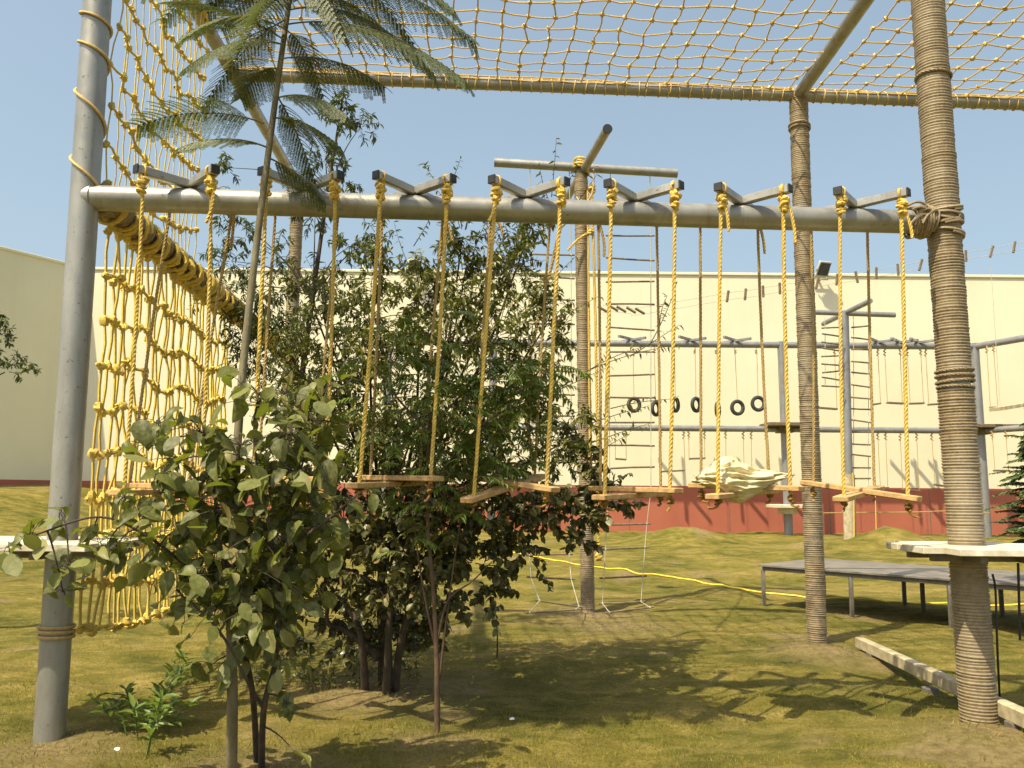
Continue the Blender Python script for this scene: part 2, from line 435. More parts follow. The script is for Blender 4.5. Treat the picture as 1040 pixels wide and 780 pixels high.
co.matrix_world = Matrix(((_R.x, _U.x, -_F.x, 0), (_R.y, _U.y, -_F.y, 0), (_R.z, _U.z, -_F.z, EYE), (0, 0, 0, 1)))
SC.view_settings.view_transform = 'Standard'; SC.view_settings.look = 'None'
SC.view_settings.exposure = 0.6; SC.view_settings.gamma = 1
SC.render.resolution_x = 1024; SC.render.resolution_y = 768
SC.cycles.max_bounces = 8; SC.cycles.transparent_max_bounces = 8

# ------------------------------------------------------------------ ground
def axis(vals):
    out = []
    for a, b, st in vals: out += list(np.arange(a, b, st))
    return out
xs = axis([(-400, -60, 40), (-60, -20, 4), (-20, -8, .5), (-8, 8, .11), (8, 20, .5), (20, 60, 4), (60, 401, 40)])
ys = axis([(-300, -20, 40), (-20, 2, 2), (2, 12, .11), (12, 30, .35), (30, 60, 5), (60, 500, 40)])
g = MB()
for y in ys:
    for x in xs: g.v.append((x, y, gz(x, y) if y < 45 and abs(x) < 60 else .3))
nx = len(xs)
for j in range(len(ys) - 1):
    for i in range(nx - 1): g.f.append((j * nx + i, j * nx + i + 1, (j + 1) * nx + i + 1, (j + 1) * nx + i))
go = tag(g.build('ground', M['ground'], None, (0, 0, 0), 'all'), kind='structure')
at_ = go.data.attributes.new('bare', 'FLOAT', 'POINT')
at_.data.foreach_set('value', np.array([bare(v[0], v[1]) if abs(v[0]) < 22 and 1 < v[1] < 30 else 0. for v in g.v], dtype=np.float32))

# short lawn blades
def make_grass():
    n = 150000
    px = npr.uniform(-120, 1160, n); py = 512 + 330 * npr.random(n) ** .75
    pts = []
    for a, b in zip(px, py):
        p = PZ(a, b, 0.0)
        if p.y > 17 or p.y < 2.0: continue
        q = mnoise.noise(V((p.x * .9, p.y * 1.3, 2.0))) + .6 * mnoise.noise(V((p.x * 3.1, p.y * 4.0, 9.0)))
        if q + rnd.uniform(-.7, .7) < -.25 or rnd.random() < bare(p.x, p.y) * 1.1: continue
        pts.append((p.x, p.y, gz(p.x, p.y) - .004, q))
    nb = len(pts)
    for bx_, by_, r_ in BARE[:10]:
        for _ in range(170):
            a = rnd.random() * 6.28; q = r_ * rnd.uniform(.25, .85) ; x_, y_ = bx_ + math.cos(a) * q, by_ + math.sin(a) * q
            pts.append((x_, y_, gz(x_, y_) - .004, rnd.uniform(-.5, .5)))
    A = np.array(pts); n = len(A)
    D = np.stack([npr.normal(0, .55, n), npr.normal(0, .55, n), np.ones(n)], 1)
    Nn = np.stack([npr.normal(0, 1, n), npr.normal(0, 1, n), np.full(n, .05)], 1)
    L = npr.uniform(.012, .034, n) * (1 + .25 * np.clip(A[:, 3], -1, 1)); W = npr.uniform(.003, .006, n); tuft = npr.random(n) < .05; L = np.where(tuft, L * 1.9, L); L[nb:] *= npr.uniform(1.2, 2.6, n - nb)
    rv = np.clip(.52 - .35 * A[:, 3] + npr.normal(0, .2, n), 0, 1)
    o = leaf_mesh('lawn_grass', A[:, :3], D, Nn, L, W, 'blade', M['grass'], None, (0, 0, 0), rv)
    tag(o, 'short patchy olive green grass of the lawn', 'grass', kind='stuff')
make_grass()

# ------------------------------------------------------------------ boundary walls
WY, WH, REDZ = 27.0, 8.68, 1.75
cornr = P(78, 400, WY); CXW = cornr.x
def wall(name, a, b, thick, label, matk, seams):
    a, b = V(a), V(b); d = (b - a).normalized(); nrm = V((d.y, -d.x, 0))     # nrm looks to the lawn
    L = (b - a).length
    r = root(name, (a + b) / 2, label, 'wall')
    m = MB(); c = (a + b) / 2 - nrm * thick / 2
    m.box(c + V((0, 0, (REDZ + WH) / 2)), d, nrm, (0, 0, 1), L / 2, thick / 2, (WH - REDZ) / 2)
    m.build('wall_face', M[matk], r, smooth=False)
    m = MB(); m.box(c + V((0, 0, (REDZ - 1.5) / 2)) , d, nrm, (0, 0, 1), L / 2, thick / 2 + .012, (REDZ + 1.5) / 2 - .001)
    m.build('painted_base', M['red'], r, smooth=False)
    m = MB(); m.box(c + V((0, 0, WH + .045)), d, nrm, (0, 0, 1), L / 2, thick / 2 + .05, .045, .01)
    m.build('coping', M[matk], r, smooth=False)
    if seams:
        m = MB()
        for i in range(int(L / 3.2)):
            p = a + d * (1.9 + i * 3.2) + nrm * .014
            m.box(p + V((0, 0, (REDZ - 1.0) / 2)), d, nrm, (0, 0, 1), .012, .003, (REDZ + 1) / 2 - .03)
        m.build('joint', M['leg'], r, smooth=False)
    return r
wall('boundary_wall', (CXW, WY, 0), (34, WY, 0), .35, 'tall sunlit cream wall with red painted base behind the whole course', 'wall', True)
wd = V((-.52, -.85, 0)).normalized()
wall('boundary_wall', V((CXW, WY, 0)) + wd * 16 - V((.02, .0, 0)), (CXW - .02, WY, 0), .35, 'shaded cream side wall at the far left edge of the lawn', 'wall_left_bounce', False)

def floodlight(px, py, label, dark):
    c = P(px, py, WY - .45)
    r = root('floodlight', c, label, 'floodlight', 'floodlights on the back wall')
    f = V((.25, -.8, -.55)).normalized(); s_ = f.cross(V((0, 0, 1))).normalized(); u = s_.cross(f)
    m = MB(); m.box(c, s_, u, f, .22, .25, .05, .015)
    for k in range(5): m.box(c - f * .075 + s_ * (.08 * (k - 2)), s_, u, f, .012, .22, .03)
    m.build('housing', M['lamp_body'], r)
    m = MB(); m.box(c + f * .053, s_, u, f, .19, .21, .006); m.build('lamp_glass', M['lamp_glass'], r, smooth=False)
    m = MB()
    for k in (-1, 1): m.bar(c + s_ * .24 * k, c + s_ * .24 * k + V((0, .3, -.28)), .02, .05, .003)
    m.bar(c + V((-.26, .3, -.28)), c + V((.26, .3, -.28)), .05, .03, .003)
    m.bar(c + V((0, .3, -.28)), V((c.x, WY, c.z - .30)), .06, .06, .004)
    m.build('mount', M['lamp_body'], r)
floodlight(836, 273, 'grey floodlight on the cream wall top right of the rope wrapped back post', True)
floodlight(421, 271, 'dark floodlight on the wall top half hidden behind the bushes', True)

# ------------------------------------------------------------------ main climbing frame
LP0 = G(50, 752); LD = LP0.y
RP0 = G(995, 738); RD = RP0.y
CP0 = G(830, 655); CD = CP0.y
LP1 = P(99, 0, LD); RP1 = P(942, 0, RD)
ZT = P(810.5, 97, CD).z
def ext(a, b, z):
    return a + (b - a) * ((z - a.z) / (b.z - a.z))
LPT, RPT = ext(LP0, LP1, ZT + .35), ext(RP0, RP1, ZT + .35)
CPT = P(810.5, 90, CD)
TL = PZ(232, 75, ZT)                       # rear top beam meets left top beam
BP_T = PZ(303, 189, ZT); BP_0 = V((BP_T.x - .03, BP_T.y, 0))
BL, BR = P(90, 201, LD), P(946, 226, RD)
ZB = (BL.z + BR.z) / 2
frame = root('rope_course', ((LP0 + RP0) / 2), 'tall steel climbing frame with grey left post and rope wrapped right posts', 'climbing frame')
def post(a, b, r, mat=None, label=None, bury=.4):
    m = MB(); a2 = a - (b - a).normalized() * bury
    m.tube([a2, a, a.lerp(b, .5), b], r, 28); o = m.build('post', mat or M['steel'], frame)
    if label: o['label'] = label
    return o
def wrapping(parent, a, b, r, step=.021, lump=.0):
    """rope wound round a post, one ridge per turn"""
    a, b = V(a), V(b); d = (b - a).normalized(); u = d.orthogonal().normalized(); v = d.cross(u)
    L = (b - a).length; n = 22; m = MB(); turns = int(L / step); prof = [(0, 0), (.3, .0085), (.7, .0085)]
    k = 0; rings = 0
    for t in range(turns + 1):
        z0 = t * step; j1 = rnd.uniform(-.0025, .0035); tl = rnd.uniform(-.004, .004); sh = rnd.uniform(-.002, .002)
        for q, h in prof:
            z = z0 + q * step
            for i in range(n):
                w_ = 2 * math.pi * i / n
                rr = r + h + (j1 if h else 0) + .0016 * mnoise.noise(V((math.cos(w_) * 2, math.sin(w_) * 2, z * 5)))
                m.v.append(a + d * (z + tl * math.cos(w_ + t) * .7 + (sh if h else 0)) + (u * math.cos(w_) + v * math.sin(w_)) * rr)
            rings += 1
    for i in range(rings - 1):
        for j in range(n):
            j2 = (j + 1) % n
            m.f.append((i * n + j, i * n + j2, (i + 1) * n + j2, (i + 1) * n + j))
    return m.build('rope_wrapping', M['rope_wrap'], parent, smooth='all')
lpost = post(LP0, LPT, .088, label='bare grey painted post with yellow rope coils')
rpost = post(RP0, RPT, .098, label='post wound with brown rope')
cpost = post(CP0, CPT, .088, label='rear post wound with brown rope')
bpost = post(BP_0, BP_T, .082, label='far rear post half hidden behind the tree')
def at_y(a, b, d, y):          # point of a post at image row y
    lo, hi = 0.0, 1.0
    for _ in range(40):
        mid = (lo + hi) / 2
        if proj(a.lerp(b, mid))[1] > y: lo = mid
        else: hi = mid
    return a.lerp(b, lo)
g0, g1 = at_y(RP0, RPT, 0, 398), at_y(RP0, RPT, 0, 388)
wrapping(rpost, RP0 - V((0, 0, .05)), g0, .108); wrapping(rpost, g1, RPT, .103)
for y_, tilt in ((394, .05), (388, -.04), (382.5, .02), (377, -.03), (79, .1)):
    c = at_y(RP0, RPT, 0, y_); m = MB()
    ax = V((tilt, .03, 1)).normalized(); u = ax.orthogonal().normalized(); v = ax.cross(u)
    m.rope([c + (u * math.cos(q) + v * math.sin(q)) * (.117 if y_ != 394 else .113) for q in lerp_list(0, 6.6, 30)], .011)
    m.build('loose_coil', M['rope_wrap'], rpost)
wrapping(cpost, CP0 - V((0, 0, .05)), CPT - V((0, 0, .08)), .09)
c = at_y(CP0, CPT, 0, 131); m = MB()
for tt in (0, .035): m.coil(c + V((0, 0, tt)), (.06, .05, 1), .108, .012, 1.1, .01, 6, 20)
m.build('loose_coil', M['rope_wrap'], cpost)
# yellow coils on left post and the low tie
ax = (LPT - LP0).normalized()
m = MB(); u = ax.orthogonal().normalized(); v = ax.cross(u); pts = []
ycoil = [(-20, 0), (16, .5), (28, 1), (44, 1.5), (62, 2.0), (92, 2.5), (126, 3), (160, 3.5), (195, 4.0)]
ycoil = [(y, t) for y, t in ycoil]
for k in range(len(ycoil) - 1):
    for q in range(12):
        f = q / 12; y = ycoil[k][0] * (1 - f) + ycoil[k + 1][0] * f; t = ycoil[k][1] * (1 - f) + ycoil[k + 1][1] * f
        p = at_y(LP0, LPT, 0, y); w_ = 2 * math.pi * t
        pts.append(p + (V((1, 0, 0)) * math.cos(w_ + .2) + V((0, 1, 0)) * math.sin(w_ + .2)) * .098)
m.tube(pts, .0095, 6); m.build('rope_coil', M['rope_pale'], lpost)
m = MB()
for y_ in (636, 641, 646):
    m.coil(at_y(LP0, LPT, 0, y_), (.05, .02, 1), .098, .011, 1.05, .012, 6, 22)
m.build('rope_tie', M['rope_old'], lpost)
wrapping(bpost, BP_0, BP_T, .082, .024)
def beam(a, b, r, label=None, n=24, mat=None):
    m = MB(); m.tube([a, V(a).lerp(V(b), .5), b], r, n); o = m.build('beam', mat or M['steel'], frame)
    if label: o['label'] = label
    return o
fb = beam(BL, BR, .083, 'thick grey front beam carrying the hanging steps')
m = MB()                                                        # weld collars
m.tube([BL + V((-.01, 0, 0)), BL + V((.035, 0, 0))], .088, 24); m.build('weld_collar', M['steel'], fb)
bd = (BR - BL).normalized(); bn = V((-bd.y, bd.x, 0))           # bn points to the back
RE = TL + (P(1040, 108, 0 or CD) - TL) * 1.55; RE.z = ZT
rdir = (V((CPT.x, CPT.y, ZT)) - TL); RE = TL + rdir * 1.62
rtb = beam(TL, RE, .068, 'rear top beam with the nets lashed along it')
m = MB(); e = V((RE.x, RE.y, 0)); post(e, RE, .09, label='end post beyond the right edge')
ltb = beam(V((LPT.x, LPT.y - .1, ZT)), V((BP_T.x, BP_T.y, ZT + .002)), .068, 'left top beam running back')
rtop = beam(V((CPT.x, CPT.y, ZT)), V((RP1.x + .05, RD - .2, ZT - .002)), .07, 'top beam running back to the rear post')
MB0 = V((BL.x + .05, BL.y + .02, ZB)); MB1 = V((BP_0.x, BP_0.y, ZB))
smb = beam(MB0, MB1, .07, 'side beam bound with thick rope')
# thick rope binding of the side beam
m = MB(); md = (MB1 - MB0).normalized(); L = (MB1 - MB0).length
for i in range(int(L / .2)):
    c = MB0 + md * (.12 + i * .2)
    m.coil(c, md, .088, .021, 3.1, .13, 6, 12, .06)
m.build('rope_wrapping', M['rope_wrap'], smb)
m = MB()
for i in range(int(L / .21)):
    c = MB0 + md * (.2 + i * .21)
    m.coil(c + V((.02, -.02, -.03)), md, .098, .016, 2.2, .05, 6, 11, .15)
    for _ in range(2): m.blob(c + V((rnd.uniform(-.05, .11), rnd.uniform(-.06, .06), rnd.uniform(-.13, -.03))), rnd.uniform(.024, .036), n=7, m=5, amp=.5)
m.build('rope_knots', M['rope_net'], smb)['kind'] = 'stuff'
# lashings of the rear top beam (part of the net edge look)
m = MB(); L = rdir.length * 1.6; d = rdir.normalized()
for i in range(int(L / .115)):
    c = TL + d * (.1 + i * .115 + rnd.uniform(-.015, .015))
    m.coil(c, d + V((0, .0, rnd.uniform(-.25, .25))), .074, .0065, 1.05, .015, 4, 14)
m.build('net_lashing', M['rope_pale'], rtb)['kind'] = 'stuff'
m = MB()
for q in range(4):
    off = V((0, math.cos(.9 + q * .65) * .076, math.sin(.9 + q * .65) * .076)); 
    pts = [TL + d * (L * i / 40) + off + V((0, rnd.gauss(0, .006), rnd.gauss(0, .006))) for i in range(41)]
    m.tube(pts, .008, 5)
m.build('edge_rope', M['rope_pale'], rtb)
# dull lashing where front beam meets right post
m = MB()
jc = BR + V((-.06, -.02, 0))
for i in range(7): m.coil(jc + bd * (-.10 + i * .022) + V((0, 0, rnd.uniform(-.01, .01))), bd + V((0, 0, rnd.uniform(-.3, .3))), .098 + rnd.uniform(0, .02), .011, 1.6, .03, 5, 14)
for i in range(5):
    z = rnd.uniform(-.10, .1); m.coil(V((RP0.lerp(RPT, (BR.z + z) / RPT.z))), (rnd.uniform(-.25, .25), rnd.uniform(-.2, .2), 1), .124, .011, 1.2, .02, 5, 18)
for i in range(9):
    a = jc + V((rnd.uniform(-.04, .05), -.1, rnd.uniform(0, .10))); b = a + V((rnd.uniform(-.17, -.05), rnd.uniform(-.05, 0), rnd.uniform(-.13, .04)))
    m.tube(bez(a, b, (0, -.03, .05)), .010, 5)
m.build('lashing', M['rope_wrap'], fb)

# platforms on the posts
def platform(c, hx, hy, label, chamf=.14):
    c = V(c); nB = 5
    m = MB(); w_ = 2 * hy / nB
    for i in range(nB):
        y = -hy + w_ * (i + .5); cut = chamf if i in (0, nB - 1) else 0
        m.box(c + V((0, y, 0)), (1, 0, 0), (0, 1, 0), (0, 0, 1), hx - cut, w_ / 2 - .003, .022, .004)
    o = m.build('platform', M['wood_white'], frame); o['label'] = label
    m = MB()
    for sx in (-1, 1): m.bar(c + V((sx * .17, -hy + .08, -.05)), c + V((sx * .17, hy - .08, -.05)), .05, .05)
    for sy in (-1, 1): m.bar(c + V((-hx + .1, sy * .16, -.052)), c + V((hx - .1, sy * .16, -.052)), .05, .045)
    m.build('platform_bearer', M['leg'], o)
    return o
pl = platform(V((LP0.x - .18, LP0.y - .0, P(60, 552, LD).z)), .56, .40, 'worn white plank platform on the grey post', .05)
pr = platform(V((RP0.x + .06, RP0.y, P(985, 560, RD).z + .02)), .50, .46, 'white plank platform round the right post')
m = MB()
a = P(1008, 583, RD - .1); m.tube(spline([a, P(1011, 600, RD - .1), P(1013, 660, RD - .05), G(1016, 722)], 5), .008, 6)
a = P(1034, 572, RD - .25); m.tube([a, P(1036, 650, RD - .2)], .009, 6)
m.build('support_rod', M['cap'], pr)

# brackets
def bx_of(px):
    lo, hi = 0.0, 1.0
    for _ in range(40):
        mid = (lo + hi) / 2
        if proj(BL.lerp(BR, mid))[0] < px: lo = mid
        else: hi = mid
    return BL.lerp(BR, lo)
ENDS = []
for ci, cx in enumerate((193, 309, 420, 533, 645, 752, 868)):
    c = bx_of(cx) + V((0, 0, .083 + .026)); br = MB(); ends = {}
    caps = []; yaw = rnd.uniform(-.07, .07)
    rot = Matrix.Rotation(yaw, 3, 'Z')
    for k, (sx, sy) in enumerate(((-1, -1), (1, -1))):
        dv = rot @ (bd * sx * .243 + bn * sy * .27)
        a, b = c + dv, c - dv
        off = V((0, 0, .003 * k))
        br.bar(a + off, b + off, .056, .054, .004)
        dn = dv.normalized()
        for s_, e_ in ((1, a), (-1, b)):
            cp = MB(); cp.bar(e_ + off, e_ + off + dn * s_ * .012, .0585, .0565, .003); caps.append(cp)
        ends[(sx, -1)] = a - dn * .045; ends[(-sx, 1)] = b + dn * .045
    o = br.build('bracket', M['bracket'], frame)
    for cp in caps: cp.build('end_cap', M['cap'], o)
    ENDS.append(ends)

# ------------------------------------------------------------------ the seven hanging steps
STEP = [  # near-left, near-right, far-left, far-right plank hang points in the picture; tilt
 ((126, 497), (204, 497), (131, 496), (190, 496), 'hanging step of crossed planks closest to the bare grey post, behind the broad leaves'),
 ((257, 491), (330, 490), (262, 489), (319, 489), 'hanging step of crossed planks on yellow ropes, mostly hidden by the thin feathery tree'),
 ((365, 490), (437, 489), (376, 488), (425, 488), 'hanging step on yellow ropes in front of the dense bush, its planks edge on'),
 ((481, 503), (555, 499), (479, 487), (543, 483), 'hanging step with a cross of tilted planks at the right of the dense bush'),
 ((614, 502), (680, 501), (610, 499), (671, 499), 'level hanging step of planks right beside the post with the rope ladders'),
 ((729, 501), (803, 499), (712, 496), (782, 496), 'hanging step of planks with the cream cloth bundle lying on it'),
 ((857, 503), (922, 508), (826, 494), (888, 494), 'hanging step with tilted crossed planks between the two brown rope wrapped posts'),
]
def knot(m, c, s=1.0, axis=(0, 0, 1), tail=True):
    m.coil(c, V(axis) + V((rnd.uniform(-.45, .45), rnd.uniform(-.45, .45), 0)), .0195 * s, .0105 * s, 2.1, .045 * s, 6, 9, .3)
    m.coil(V(c) + V((rnd.uniform(-.008, .008), 0, .012)), V((rnd.uniform(.6, 1), rnd.uniform(-.5, .5), .3)), .021 * s, .0105 * s, 1.4, .03, 6, 9, .3)
STEP_C = []
GB = 'hanging steps along the front beam'
for si, (nl, nr, fl, fr, lab) in enumerate(STEP):
    e = ENDS[si]; yn = BL.y + .0
    pos = {}
    for key, px in (((-1, -1), nl), ((1, -1), nr), ((-1, 1), fl), ((1, 1), fr)):
        pos[key] = P(px[0], px[1], e[key].y)
    c = sum(pos.values(), V()) / 4
    STEP_C.append((c, pos))
    r = root('hanging_step', c, lab, 'hanging step', GB)
    for key, top in e.items():
        bot = pos[key]; near = key[1] < 0
        m = MB(); R = rnd.uniform(.0115, .0135) if near else rnd.uniform(.0095, .011)
        t0 = top + V((0, 0, -.03))
        sway = V((rnd.uniform(-.02, .02), rnd.uniform(-.03, .03), 0))
        m.rope(bez(t0, bot + V((0, 0, -.03)), sway, 14), R, .085)
        if rnd.random() < .55:      # spare end running down beside
            q = rnd.uniform(.10, .32); tl = t0 + V((rnd.uniform(-.02, .02), -.02, -.05))
            m.rope(bez(tl, tl + V((rnd.uniform(-.03, .08), rnd.uniform(-.02, 0), -q)), (rnd.uniform(.0, .05), 0, 0), 6), .011, .08)
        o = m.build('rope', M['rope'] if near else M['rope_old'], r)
        k = MB()
        k.coil(top, V((bd.x * key[0], .9 * key[1], 0)), .038, .0075, 1.25, .016, 6, 12, .05)
        knot(k, top + V((0, -.01, -.075)), 1.25)
        if near: knot(k, top + V((0, -.01, -.13)), 1.0)
        k.build('knot', M['rope'], o)
        k = MB(); knot(k, bot + V((0, 0, -.05)), .8)
        k.tube(bez(bot + V((0, 0, -.08)), bot + V((rnd.uniform(-.07, .08), -.03, rnd.uniform(-.12, -.08))), (0, 0, -.02), 4), .008, 6)
        k.build('rope_tail', M['rope_tail'], o)
    for k, (s0, s1) in enumerate((((-1, -1), (1, 1)), ((1, -1), (-1, 1)))):
        a, b = pos[s0], pos[s1]; d = (b - a).normalized(); 
        a2, b2 = a - d * .075, b + d * .075
        m = MB(); off = V((0, 0, .036 * k - .018))
        m.bar(a2 + off, b2 + off, .10, .035, .005)
        m.build('plank', M['wood'], r)

# cloth bundle on the sixth step
c6, p6 = STEP_C[5]
def cloth_bundle(c):
    m = MB(); nu, nv = 110, 64
    for i in range(nv + 1):
        th = math.pi * i / nv
        for j in range(nu):
            ph = 2 * math.pi * j / nu
            d = V((math.sin(th) * math.cos(ph), math.sin(th) * math.sin(ph), math.cos(th)))
            rg = 1 - abs(mnoise.noise(V((d.x * 2.2, d.y * 2.2, d.z * 3.6)) + V((4, 2, 8)))) * 1.5
            rg2 = 1 - abs(mnoise.noise(V((d.x * 3.4, d.y * 3.4, d.z * 6)) + V((14, 2, 8)))) * 1.4
            rg3 = 1 - abs(mnoise.noise(V((d.x * 3.0 + d.z * 2, d.y * 7, d.z * 11)) + V((1, 9, 3)))) * 2; k = .66 + .26 * rg + .15 * rg2 + .05 * rg3
            x = d.x * .275 * k; y = d.y * .20 * k; z = d.z * .092 * k
            z += .075 * math.exp(-((x + .07) / .12) ** 2) * max(0, d.z)
            if d.z < -.1: z *= .45
            z -= .10 * max(0, -d.z) * math.exp(-((x) / .15) ** 2) * (1 if d.y < -.05 else 0.)     # sagging fold at the front
            if x > .1: x += (x - .1) * .55; z = z * (1 - .5 * ss(.1, .35, x)) + .04 * ss(.1, .4, x)
            m.v.append(c + V((x, y, z)))
    for i in range(nv):
        for j in range(nu):
            j2 = (j + 1) % nu
            m.f.append((i * nu + j, i * nu + j2, (i + 1) * nu + j2, (i + 1) * nu + j))
    o = m.build('cloth_bundle', M['tarp'], None, c - V((0, 0, .05)), 'all')
    tag(o, 'crumpled cream cloth bundle lying on a hanging step', 'cloth')
cloth_bundle(P(747, 489, c6.y - .03))

# ------------------------------------------------------------------ nets
def net(name, grid, r, kr, mat, label, jit=.01, sag=.0, rc=None, skip=.0, simple_knots=False, parts=4):
    """grid[i][j] of points; ropes along both directions with a knot at each crossing"""
    m = MB(); ni, nj = len(grid), len(grid[0])
    g_ = [[V(p) + V((rnd.gauss(0, jit), rnd.gauss(0, jit), rnd.gauss(0, jit))) for p in row] for row in grid]
    def run(pts, r=r):
        out = []
        for a, b in zip(pts[:-1], pts[1:]):
            mid = (a + b) / 2 + V((rnd.gauss(0, jit * .5), rnd.gauss(0, jit * .5), -sag + rnd.gauss(0, jit * .4)))
            out += [a, mid]
        out.append(pts[-1]); m.tube(out, r, 5)
    for i in range(ni): run(g_[i], rc or r)
    for j in range(nj): run([g_[i][j] for i in range(ni)])
    for i in range(ni):
        for j in range(nj):
            p = g_[i][j]
            m.blob(p, kr * rnd.uniform(.85, 1.2), (1, 1, rnd.uniform(.8, 1.2)), 7, 5, .55)
            if not simple_knots:
                m.coil(p + V((rnd.uniform(-.4, .4), rnd.uniform(-.4, .4), rnd.uniform(-.4, .4))) * kr, (rnd.gauss(0, 1), rnd.gauss(0, 1), rnd.gauss(0, 1)), kr * .8, r * .95, 1.4, kr * .5, 5, 8, .3)
    o = m.build(name, mat, None)
    return tag(o, label, 'net', 'rope nets of the climbing frame')
# roof, left bay
dvec = (V((CPT.x, CPT.y, ZT)) - TL); U_ = dvec.normalized(); back = V((-U_.y, U_.x, 0)); W_ = dvec.length
nc = int(W_ / .232); nr_ = 13
roofL = [[TL + U_ * (.08 + (W_ - .2) * i / nc) - back * (.05 + .222 * j) + V((0, 0, .03 - .05 * math.sin(math.pi * j / (nr_ - 1)) + .02 * math.sin(i * 1.3))) for j in range(nr_)] for i in range(nc + 1)]
net('roof_net', roofL, .0080, .0195, M['rope_pale'], 'wide pale yellow rope net stretched overhead left of the sloping top beam', .012, .006)
W2 = dvec.length * .6; nc2 = int(W2 / .232)
C0 = V((CPT.x, CPT.y, ZT))
roofR = [[C0 + U_ * (.15 + W2 * i / nc2) - back * (.05 + .222 * j) + V((0, 0, .03 - .06 * math.sin(math.pi * j / (nr_ - 1)))) for j in range(nr_)] for i in range(nc2 + 1)]
net('roof_net', roofR, .0080, .0195, M['rope_pale'], 'pale yellow rope net overhead at the right, behind the tall wrapped post', .012, .006)
# upper left side net
def side(dd, z): # point in the left side plane
    t = dd / (MB1.y - MB0.y); return V((MB0.x + (MB1.x - MB0.x) * t, MB0.y + dd, z))
rows = 9; cols = 19
up = [[side(.12 + 1.85 * i / (cols - 1), ZB + .10 + (ZT - ZB - .15) * j / (rows - 1) - .16 * math.sin(math.pi * i / (cols - 1)) * (1 - j / (rows - 1)) ** .5 * (1 if j else .6)) for j in range(rows)] for i in range(cols)]
net('side_net', up, .0090, .023, M['rope_net'], 'yellow rope net hanging above the side beam beside the bare grey post', .012, 0, .0052)
rows = 10; cols = 30
lo = []
for i in range(cols):
    dd = .22 + 3.0 * i / (cols - 1); ztop = ZB - .16; zbot = .62 - .12 * math.sin(math.pi * i / (cols - 1))
    lo.append([side(dd, ztop + (zbot - ztop) * j / (rows - 1) - .06 * math.sin(2 * math.pi * dd / 1.1) * math.sin(math.pi * j / (rows - 1))) for j in range(rows)])
net('side_net', lo, .0115, .028, M['rope_net'], 'thick golden rope net hanging below the side beam down to knee height', .014, 0, .0100)

# ------------------------------------------------------------------ pole with cross arms and rope ladders
LPB = G(597, 621); PD = LPB.y
pole_t = P(590, 168, PD)
r = root('ladder_pole', LPB, 'tall brown pole with crossed arms at its top carrying rope ladders', 'pole')
m = MB(); m.tube([LPB - V((0, 0, .4)), LPB, pole_t], .085, 24); po = m.build('post', M['bark_grey'], r)
wrapping(po, LPB, pole_t - V((0, 0, .2)), .084, .024)
arms = [(P(503, 165, PD), P(687, 176, PD)), (P(617, 131, PD - 1.25), P(573, 206, PD + 1.2))]
for k, (a, b) in enumerate(arms):
    m = MB(); m.tube([a + V((0, 0, .0)), b], .062 if k == 0 else .058, 18); o = m.build('cross_arm', M['steel'], r)
    for e_, q in ((a, b), (b, a)):
        cp = MB(); d = (e_ - q).normalized(); cp.tube([e_ - d * .01, e_ + d * .012], .064 if k == 0 else .06, 18); cp.build('end_cap', M['cap'] if k else M['steel'], o)
m = MB()
for q in range(3): m.coil(pole_t + V((.0, -.02, .02 - .05 * q)), (.3, .2, 1), .105, .018, 1.3, .05, 6, 14, .1)
m.build('rope_tie', M['rope'], r)
def ladder(d0, xl, xr, y0, y1, n, label, grp, skew=.0, top=None, tail=None, rr=.0125, rl=.006, depthj=.04, mat=None, over=.05):
    L_, R_ = P(xl, y0, d0), P(xr, y0 + 3, d0); BLm = P(xl + skew, y1, d0)
    rt = root('rope_ladder', (P((xl + xr) / 2 + skew, y1, d0)), label, 'rope ladder', grp)
    lp, rp = [], []
    for i in range(n):
        t = i / (n - 1); y = y0 + (y1 - y0) * t
        j = rnd.gauss(0, depthj)
        a = P(xl + skew * t, y + rnd.uniform(-1.2, 1.2), d0 + j); b = P(xr + skew * t, y + rnd.uniform(-1.2, 2.2), d0 + j + rnd.gauss(0, depthj * .6))
        if tail and i >= n - len(tail):
            q = tail[i - (n - len(tail))]; a, b = P(q[0], q[1], d0 + q[4]), P(q[2], q[3], d0 + q[4])
        lp.append(a); rp.append(b)
    for a, b in zip(lp, rp):
        d = (b - a).normalized(); m = MB(); m.tube([a - d * over, (a + b) / 2 + V((0, 0, rnd.uniform(-.006, .006))), b + d * over], rr, 7)
        o = m.build('rung', mat or M['rung'], rt)
    tops = top or (lp[0] + V((0, 0, .3)), rp[0] + V((0, 0, .3)))
    for pts, tp in ((lp, tops[0]), (rp, tops[1])):
        m = MB(); m.tube([tp] + pts, rl, 5)
        for p in pts: m.blob(p, rl * 2.6, n=6, m=4)
        m.build('side_rope', M['rope_white'], rt)
GL = 'rope ladders on the crossed arm pole'
ladder(PD - .02, 619, 661, 239, 617, 17, 'long rope ladder hanging just right of the brown crossed arm pole', GL, skew=0, top=(P(620, 172, PD), P(660, 176, PD)),
       tail=[(616, 533, 657, 532, 0), (615, 558, 655, 556, -.05), (613, 587, 653, 585, -.1), (612, 613, 651, 611, -.15), (619, 622, 660, 617, -.4)])
ladder(PD - .05, 541, 580, 257, 612, 16, 'rope ladder left of the crossed arm pole, partly behind the dense bush', GL, skew=0, top=(P(538, 166, PD), P(578, 169, PD)),
       tail=[(538, 564, 578, 563, -.1), (539, 586, 580, 588, -.4), (548, 610, 588, 616, -.6), (538, 622, 585, 619, -1.0)])
m = MB(); pa = P(601, 192, PD - .13); pb = P(608, 566, PD - .13)
m.rope(bez(pa, pb, (.03, -.03, 0), 14), .02, .13); m.rope(bez(P(597, 192, PD - .14), P(599, 470, PD - .14), (0, 0, 0), 8), .016, .12)
